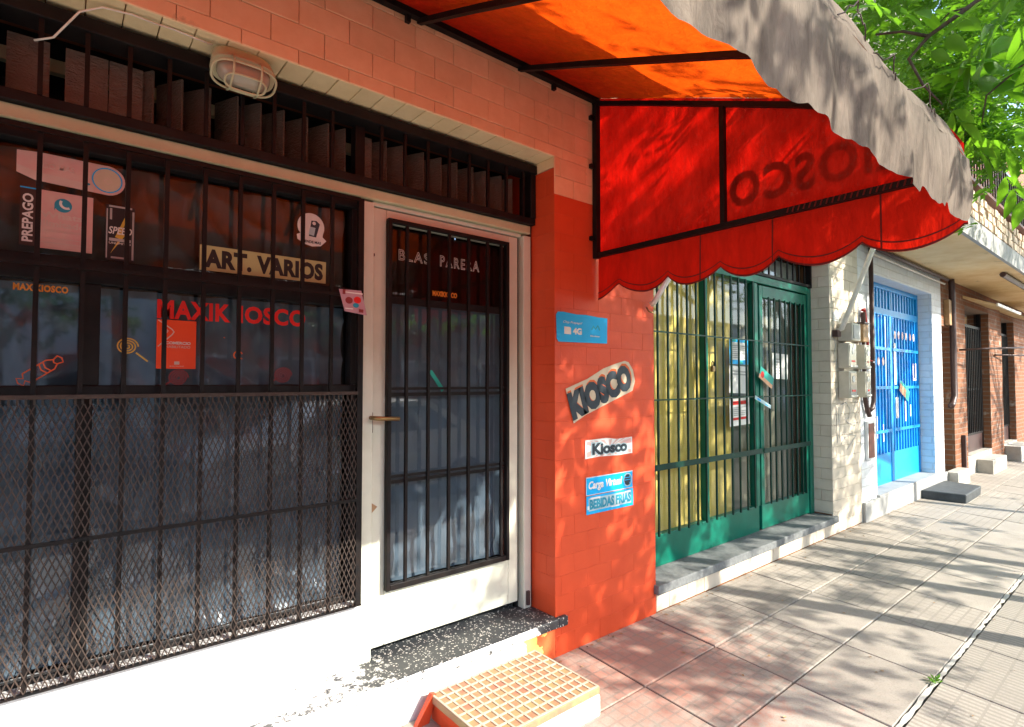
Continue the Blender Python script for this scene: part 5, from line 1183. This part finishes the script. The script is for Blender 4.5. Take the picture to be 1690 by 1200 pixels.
# ================================================================== ACROSS THE STREET (seen only in the window glass)
rz = kz - .14
def car(cx, cy, label, mat):
    t = thing('parked_car', label, 'car', (cx, cy, rz))
    s_ = [(-2.1, .32), (-2.12, .75), (-1.95, .92), (-1.3, .98), (-.75, 1.42), (.75, 1.46), (1.55, 1.02), (2.05, .9), (2.12, .55), (2.05, .3)]
    b = MB(); n = len(s_); prof_ = [(-.84, .93), (-.86, 1.0), (.86, 1.0), (.84, .93)]
    for yy, k in prof_:
        for x, z in s_: b.v.append((cx + x * (1 if k == 1 else .985), cy + yy * (.86 if z > 1.2 else 1), rz + z))
    for j in range(3):
        for i in range(n): b.f.append((j * n + i, (j + 1) * n + i, (j + 1) * n + (i + 1) % n, j * n + (i + 1) % n))
    b.f.append(tuple(range(n))); b.f.append(tuple(3 * n + i for i in reversed(range(n))))
    b.build('body', mat, t, bevel=.04)
    for sy in (-.80, .80):
        y0, y1 = (cy + sy - .012, cy + sy + .012); y0, y1 = min(y0, y1), max(y0, y1)
        for poly in ([(-1.15, 1.0), (-.68, 1.36), (-.02, 1.38), (-.02, 1.0)], [(.04, 1.0), (.04, 1.38), (.68, 1.38), (1.28, 1.0)]):
            MB().prism([(cx + x, rz + z) for x, z in poly], y0 + (.02 if sy > 0 else -.02), y1 + (.02 if sy > 0 else -.02)).build('side_window', 'car_glass', t)
    for wx in (-1.3, 1.32):
        for sy in (-.78, .78):
            wh = MB().disc(cx + wx, rz + .31, .31, .31, cy + sy - .1, cy + sy + .1, 24).build('wheel', 'rubber', t); MB().disc(cx + wx, rz + .31, .19, .19, cy + sy - .115, cy + sy + .115, 16).build('rim', 'steel', wh)
    for x in (-2.11, 2.1): MB().box(cx + x - .02, cx + x + .02, cy - .75, cy + .75, rz + .6, rz + .72).build('light_strip', 'meter_glass', t)
car(3.4, -5.2, 'white parked hatchback at the near kerb', 'car_white'); car(9.5, -5.2, 'second white parked car further along the kerb', 'car_white'); car(-2.6, -5.2, 'white parked car behind and left of the kiosk', 'car_white')
def house(x0, x1, h, mat, label):
    t = thing('far_side_house', label, 'house', ((x0 + x1) / 2, -18, rz))
    MB().box(x0, x1, -24, -16.5, rz - .2, h).build('wall', mat, t); MB().box(x0 - .05, x1 + .05, -24, -16.35, h + .001, h + .2).build('cornice', 'concrete', t)
    x = x0 + .8
    while x + 1.2 < x1:
        f = MB().box(x, x + 1.2, -16.499, -16.46, .9, 2.2).build('window', 'white_paint', t); MB().box(x + .08, x + 1.12, -16.459, -16.45, .98, 2.12).build('pane', 'far_window', f); x += 2.3
house(-18, -8.1, 4.6, 'far_plaster', 'low grey brown house across the street, left'); house(-8, 2.4, 5.2, 'far_plaster_pale', 'pale house across the street opposite the kiosk'); house(2.5, 12.9, 4.4, 'brown_brick', 'brick house across the street'); house(13, 26, 5.4, 'far_plaster', 'plain house across the street, right'); house(26.1, 44, 5.0, 'far_plaster_pale', 'pale house across the street at the far right')
for i, (x, lab) in enumerate(((-6, 'dark tree across the street, left of the kiosk'), (-1, 'dark tree across the street opposite the window'), (4.2, 'dark tree across the street opposite the door'), (10, 'dark tree across the street opposite the green shop'), (17, 'dark tree across the street, far right'))):
    tree(x, -13.2, 5.6, 2.0, lab, 30 + i, .13, n_per=5, size=.2, mat='dark_leaf', nb=8, crz=(.5, 1.0))
# ================================================================== SMALL LITTER
b = MB(); r_ = random.Random(21)
for k in range(240):                                        # dry leaflets blown against the foot of the walls and lying in the joints
    if r_.random() < .6: x = r_.uniform(1.9, 9); y = -.012 - abs(r_.gauss(0, .035))
    else: x = r_.uniform(1.6, 8); y = r_.uniform(-2.0, -.05)
    if 1.19 < x < 1.83 and y > -.47: continue
    if x > 7.9 and x < 9 and y > -.46: continue
    a = r_.random() * 6.283; L = r_.uniform(.010, .028); z = gz(y) + .003
    dx, dy = math.cos(a) * L, math.sin(a) * L; q = len(b.v)
    b.v += [(x, y, z), (x + dx * .5 - dy * .28, y + dy * .5 + dx * .28, z + r_.uniform(.001, .007)), (x + dx, y + dy, z + r_.uniform(0, .004)), (x + dx * .5 + dy * .28, y + dy * .5 - dx * .28, z + r_.uniform(.001, .006))]
    b.f += [(q, q + 1, q + 2), (q, q + 2, q + 3)]
tag(single(b, 'leaf_litter', 'wood', None, None, (4, -.1, 0)), 'dry leaflets scattered on the pavement and along the foot of the walls', 'leaf litter', kind='stuff')
wd = thing('weed', 'small green weed growing from the pale pavement joint', 'weed', (3.30, -1.25, gz(-1.25)))
b = MB()
for k in range(16):
    a = k * 2.4; L = r_.uniform(.02, .045); p = Vector((3.30 + r_.uniform(-.02, .02), -1.252 + r_.uniform(-.008, .008), gz(-1.25))); e = p + Vector((math.cos(a) * L, math.sin(a) * L, L * .7)); s_ = Vector((-math.sin(a), math.cos(a), 0)) * .006
    q = len(b.v); m_ = p.lerp(e, .55) + Vector((0, 0, .006)); b.v += [tuple(p), tuple(m_ + s_), tuple(e), tuple(m_ - s_)]; b.f += [(q, q + 1, q + 2, q + 3)]
b.build('leaves', 'ash_leaf', wd)
